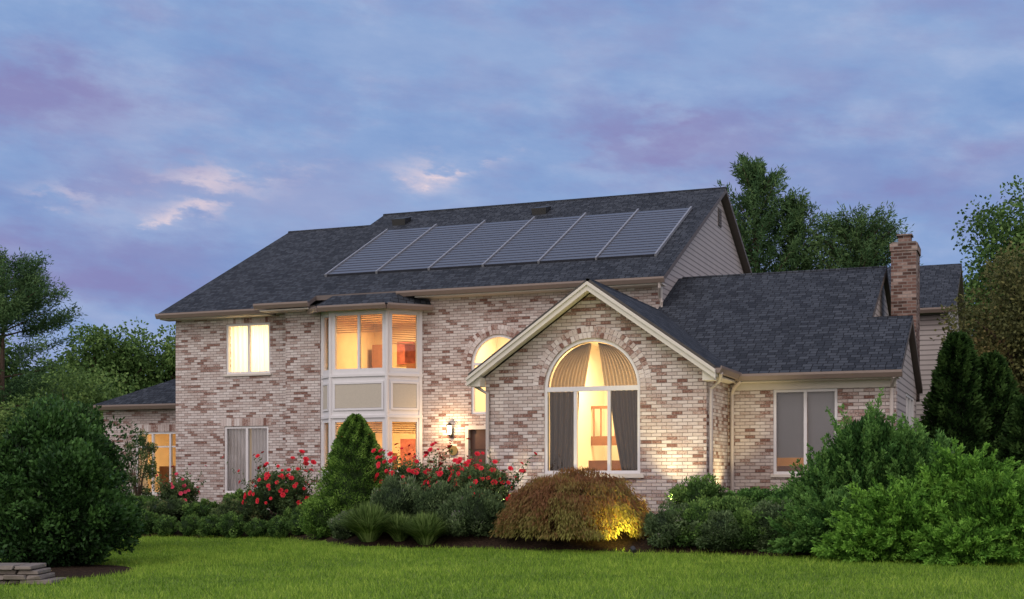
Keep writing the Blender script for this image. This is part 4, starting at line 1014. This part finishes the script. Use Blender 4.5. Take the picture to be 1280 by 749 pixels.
# ------------------------------------------------------------------ world
w = bpy.data.worlds.new('World'); scene.world = w; w.use_nodes = True
nt = w.node_tree; nt.nodes.clear()
out = nt.nodes.new('ShaderNodeOutputWorld'); bg = nt.nodes.new('ShaderNodeBackground'); nt.links.new(bg.outputs[0], out.inputs[0])
tc = N(nt, 'ShaderNodeTexCoord').outputs['Generated']
sep = N(nt, 'ShaderNodeSeparateXYZ'); nt.links.new(tc, sep.inputs[0]); dx, dy, dz = sep.outputs
DEG = 180 / math.pi
az = math_(nt, 'MULTIPLY', math_(nt, 'ARCTAN2', dx, dy), DEG); el = math_(nt, 'MULTIPLY', math_(nt, 'ARCSINE', dz), DEG)
cmb = N(nt, 'ShaderNodeCombineXYZ'); nt.links.new(math_(nt, 'MULTIPLY', az, .06), cmb.inputs[0]); nt.links.new(math_(nt, 'ADD', math_(nt, 'MULTIPLY', el, .15), math_(nt, 'MULTIPLY', az, .012)), cmb.inputs[1])
cv_ = cmb.outputs[0]
wn = noise_(nt, cv_, 1.9, 7, .6); wn2 = noise_(nt, cv_, 4.5, 6, .6)
azw = math_(nt, 'ADD', az, math_(nt, 'MULTIPLY', math_(nt, 'SUBTRACT', wn2, .5), 10.0)); elw = math_(nt, 'ADD', el, math_(nt, 'MULTIPLY', math_(nt, 'SUBTRACT', wn2, .5), 4.0))
elw = math_(nt, 'ADD', elw, math_(nt, 'MULTIPLY', math_(nt, 'SUBTRACT', wn, .5), 2.0))
def gauss(a0, e0, sa, se, amp=1.0):
    p = math_(nt, 'POWER', math_(nt, 'ABSOLUTE', math_(nt, 'DIVIDE', math_(nt, 'SUBTRACT', azw, a0), sa)), 2.0)
    q = math_(nt, 'POWER', math_(nt, 'ABSOLUTE', math_(nt, 'DIVIDE', math_(nt, 'SUBTRACT', elw, e0), se)), 2.0)
    return math_(nt, 'MULTIPLY', math_(nt, 'EXPONENT', math_(nt, 'MULTIPLY', math_(nt, 'ADD', p, q), -1.0)), amp)
def sm(l):
    r = l[0]
    for x in l[1:]: r = math_(nt, 'ADD', r, x)
    return r
base_r = ramp(nt, [(.34, (.155, .29, .57)), (.5, (.235, .365, .625)), (.64, (.36, .46, .68))]); nt.links.new(wn, base_r.inputs[0])
elr = ramp(nt, [(0, (.40, .42, .66)), (.08, (.30, .37, .64)), (.3, (.24, .36, .62))]); nt.links.new(math_(nt, 'DIVIDE', el, 90), elr.inputs[0])
c = mixc(nt, elr.outputs[0], base_r.outputs[0], .75)
pn = ramp(nt, [(.46, (0, 0, 0)), (.64, (1, 1, 1))]); nt.links.new(noise_(nt, cv_, 2.4, 7, .6), pn.inputs[0])
pm = sm([gauss(-41, 15.2, 5, 1.5, .65), gauss(-37, 12.2, 3, .9, .6), gauss(-40, 8.6, 8, 1.5, .65), gauss(-12.5, 14.0, 4.5, 1.3, .6), gauss(-17, 14.6, 2.5, .8, .45), gauss(-5, 12, 6, 1.3, .35), math_(nt, 'MULTIPLY', pn.outputs[0], .38)])
pm = math_(nt, 'MINIMUM', pm, .8)
c = mixc(nt, c, (.235, .215, .45), pm)
lm = math_(nt, 'MINIMUM', sm([gauss(-24, 17.5, 9, 1.6, .25), gauss(-30, 11.5, 8, 1.8, .3), gauss(-8, 17, 8, 2, .25)]), .8)
c = mixc(nt, c, (.42, .49, .69), lm)
hm = sm([gauss(-33.2, 12.4, 2.4, .42, .5), gauss(-34.9, 10.95, 1.2, .3, .75), gauss(-24.6, 13.0, 1.6, .5, .42), gauss(-23.4, 13.1, .7, .2, .45), gauss(-39.5, 11.4, 1.4, .35, .3)])
hm = math_(nt, 'MINIMUM', math_(nt, 'MULTIPLY', hm, math_(nt, 'MULTIPLY', wn2, 1.9)), .9)
c = mixc(nt, c, (.86, .68, .69), hm)
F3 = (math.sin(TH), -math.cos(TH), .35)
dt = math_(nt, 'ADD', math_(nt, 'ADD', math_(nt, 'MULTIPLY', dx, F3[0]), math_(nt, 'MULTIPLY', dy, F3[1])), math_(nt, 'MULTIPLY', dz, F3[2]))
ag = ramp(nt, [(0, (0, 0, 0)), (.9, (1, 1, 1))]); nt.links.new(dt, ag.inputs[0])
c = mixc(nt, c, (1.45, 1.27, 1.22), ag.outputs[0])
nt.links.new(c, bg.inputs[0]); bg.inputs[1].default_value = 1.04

sun = bpy.data.lights.new('sun', 'SUN'); sun.energy = .8; sun.angle = math.radians(25); sun.color = (1, .93, .88)
so = bpy.data.objects.new('sun', sun); COL.objects.link(so)
dirv = Vector((.35, .8, -.85)).normalized(); so.rotation_euler = dirv.to_track_quat('-Z', 'Y').to_euler()

cam = bpy.data.cameras.new('camera'); co = bpy.data.objects.new('camera', cam); COL.objects.link(co)
co.location = (7.94, -30.17, .8); co.rotation_euler = (math.radians(90), 0, TH)
cam.sensor_fit = 'HORIZONTAL'; cam.sensor_width = 36; cam.lens = 47.25; cam.shift_y = .1762; cam.clip_end = 2000; cam.clip_start = .1
scene.camera = co
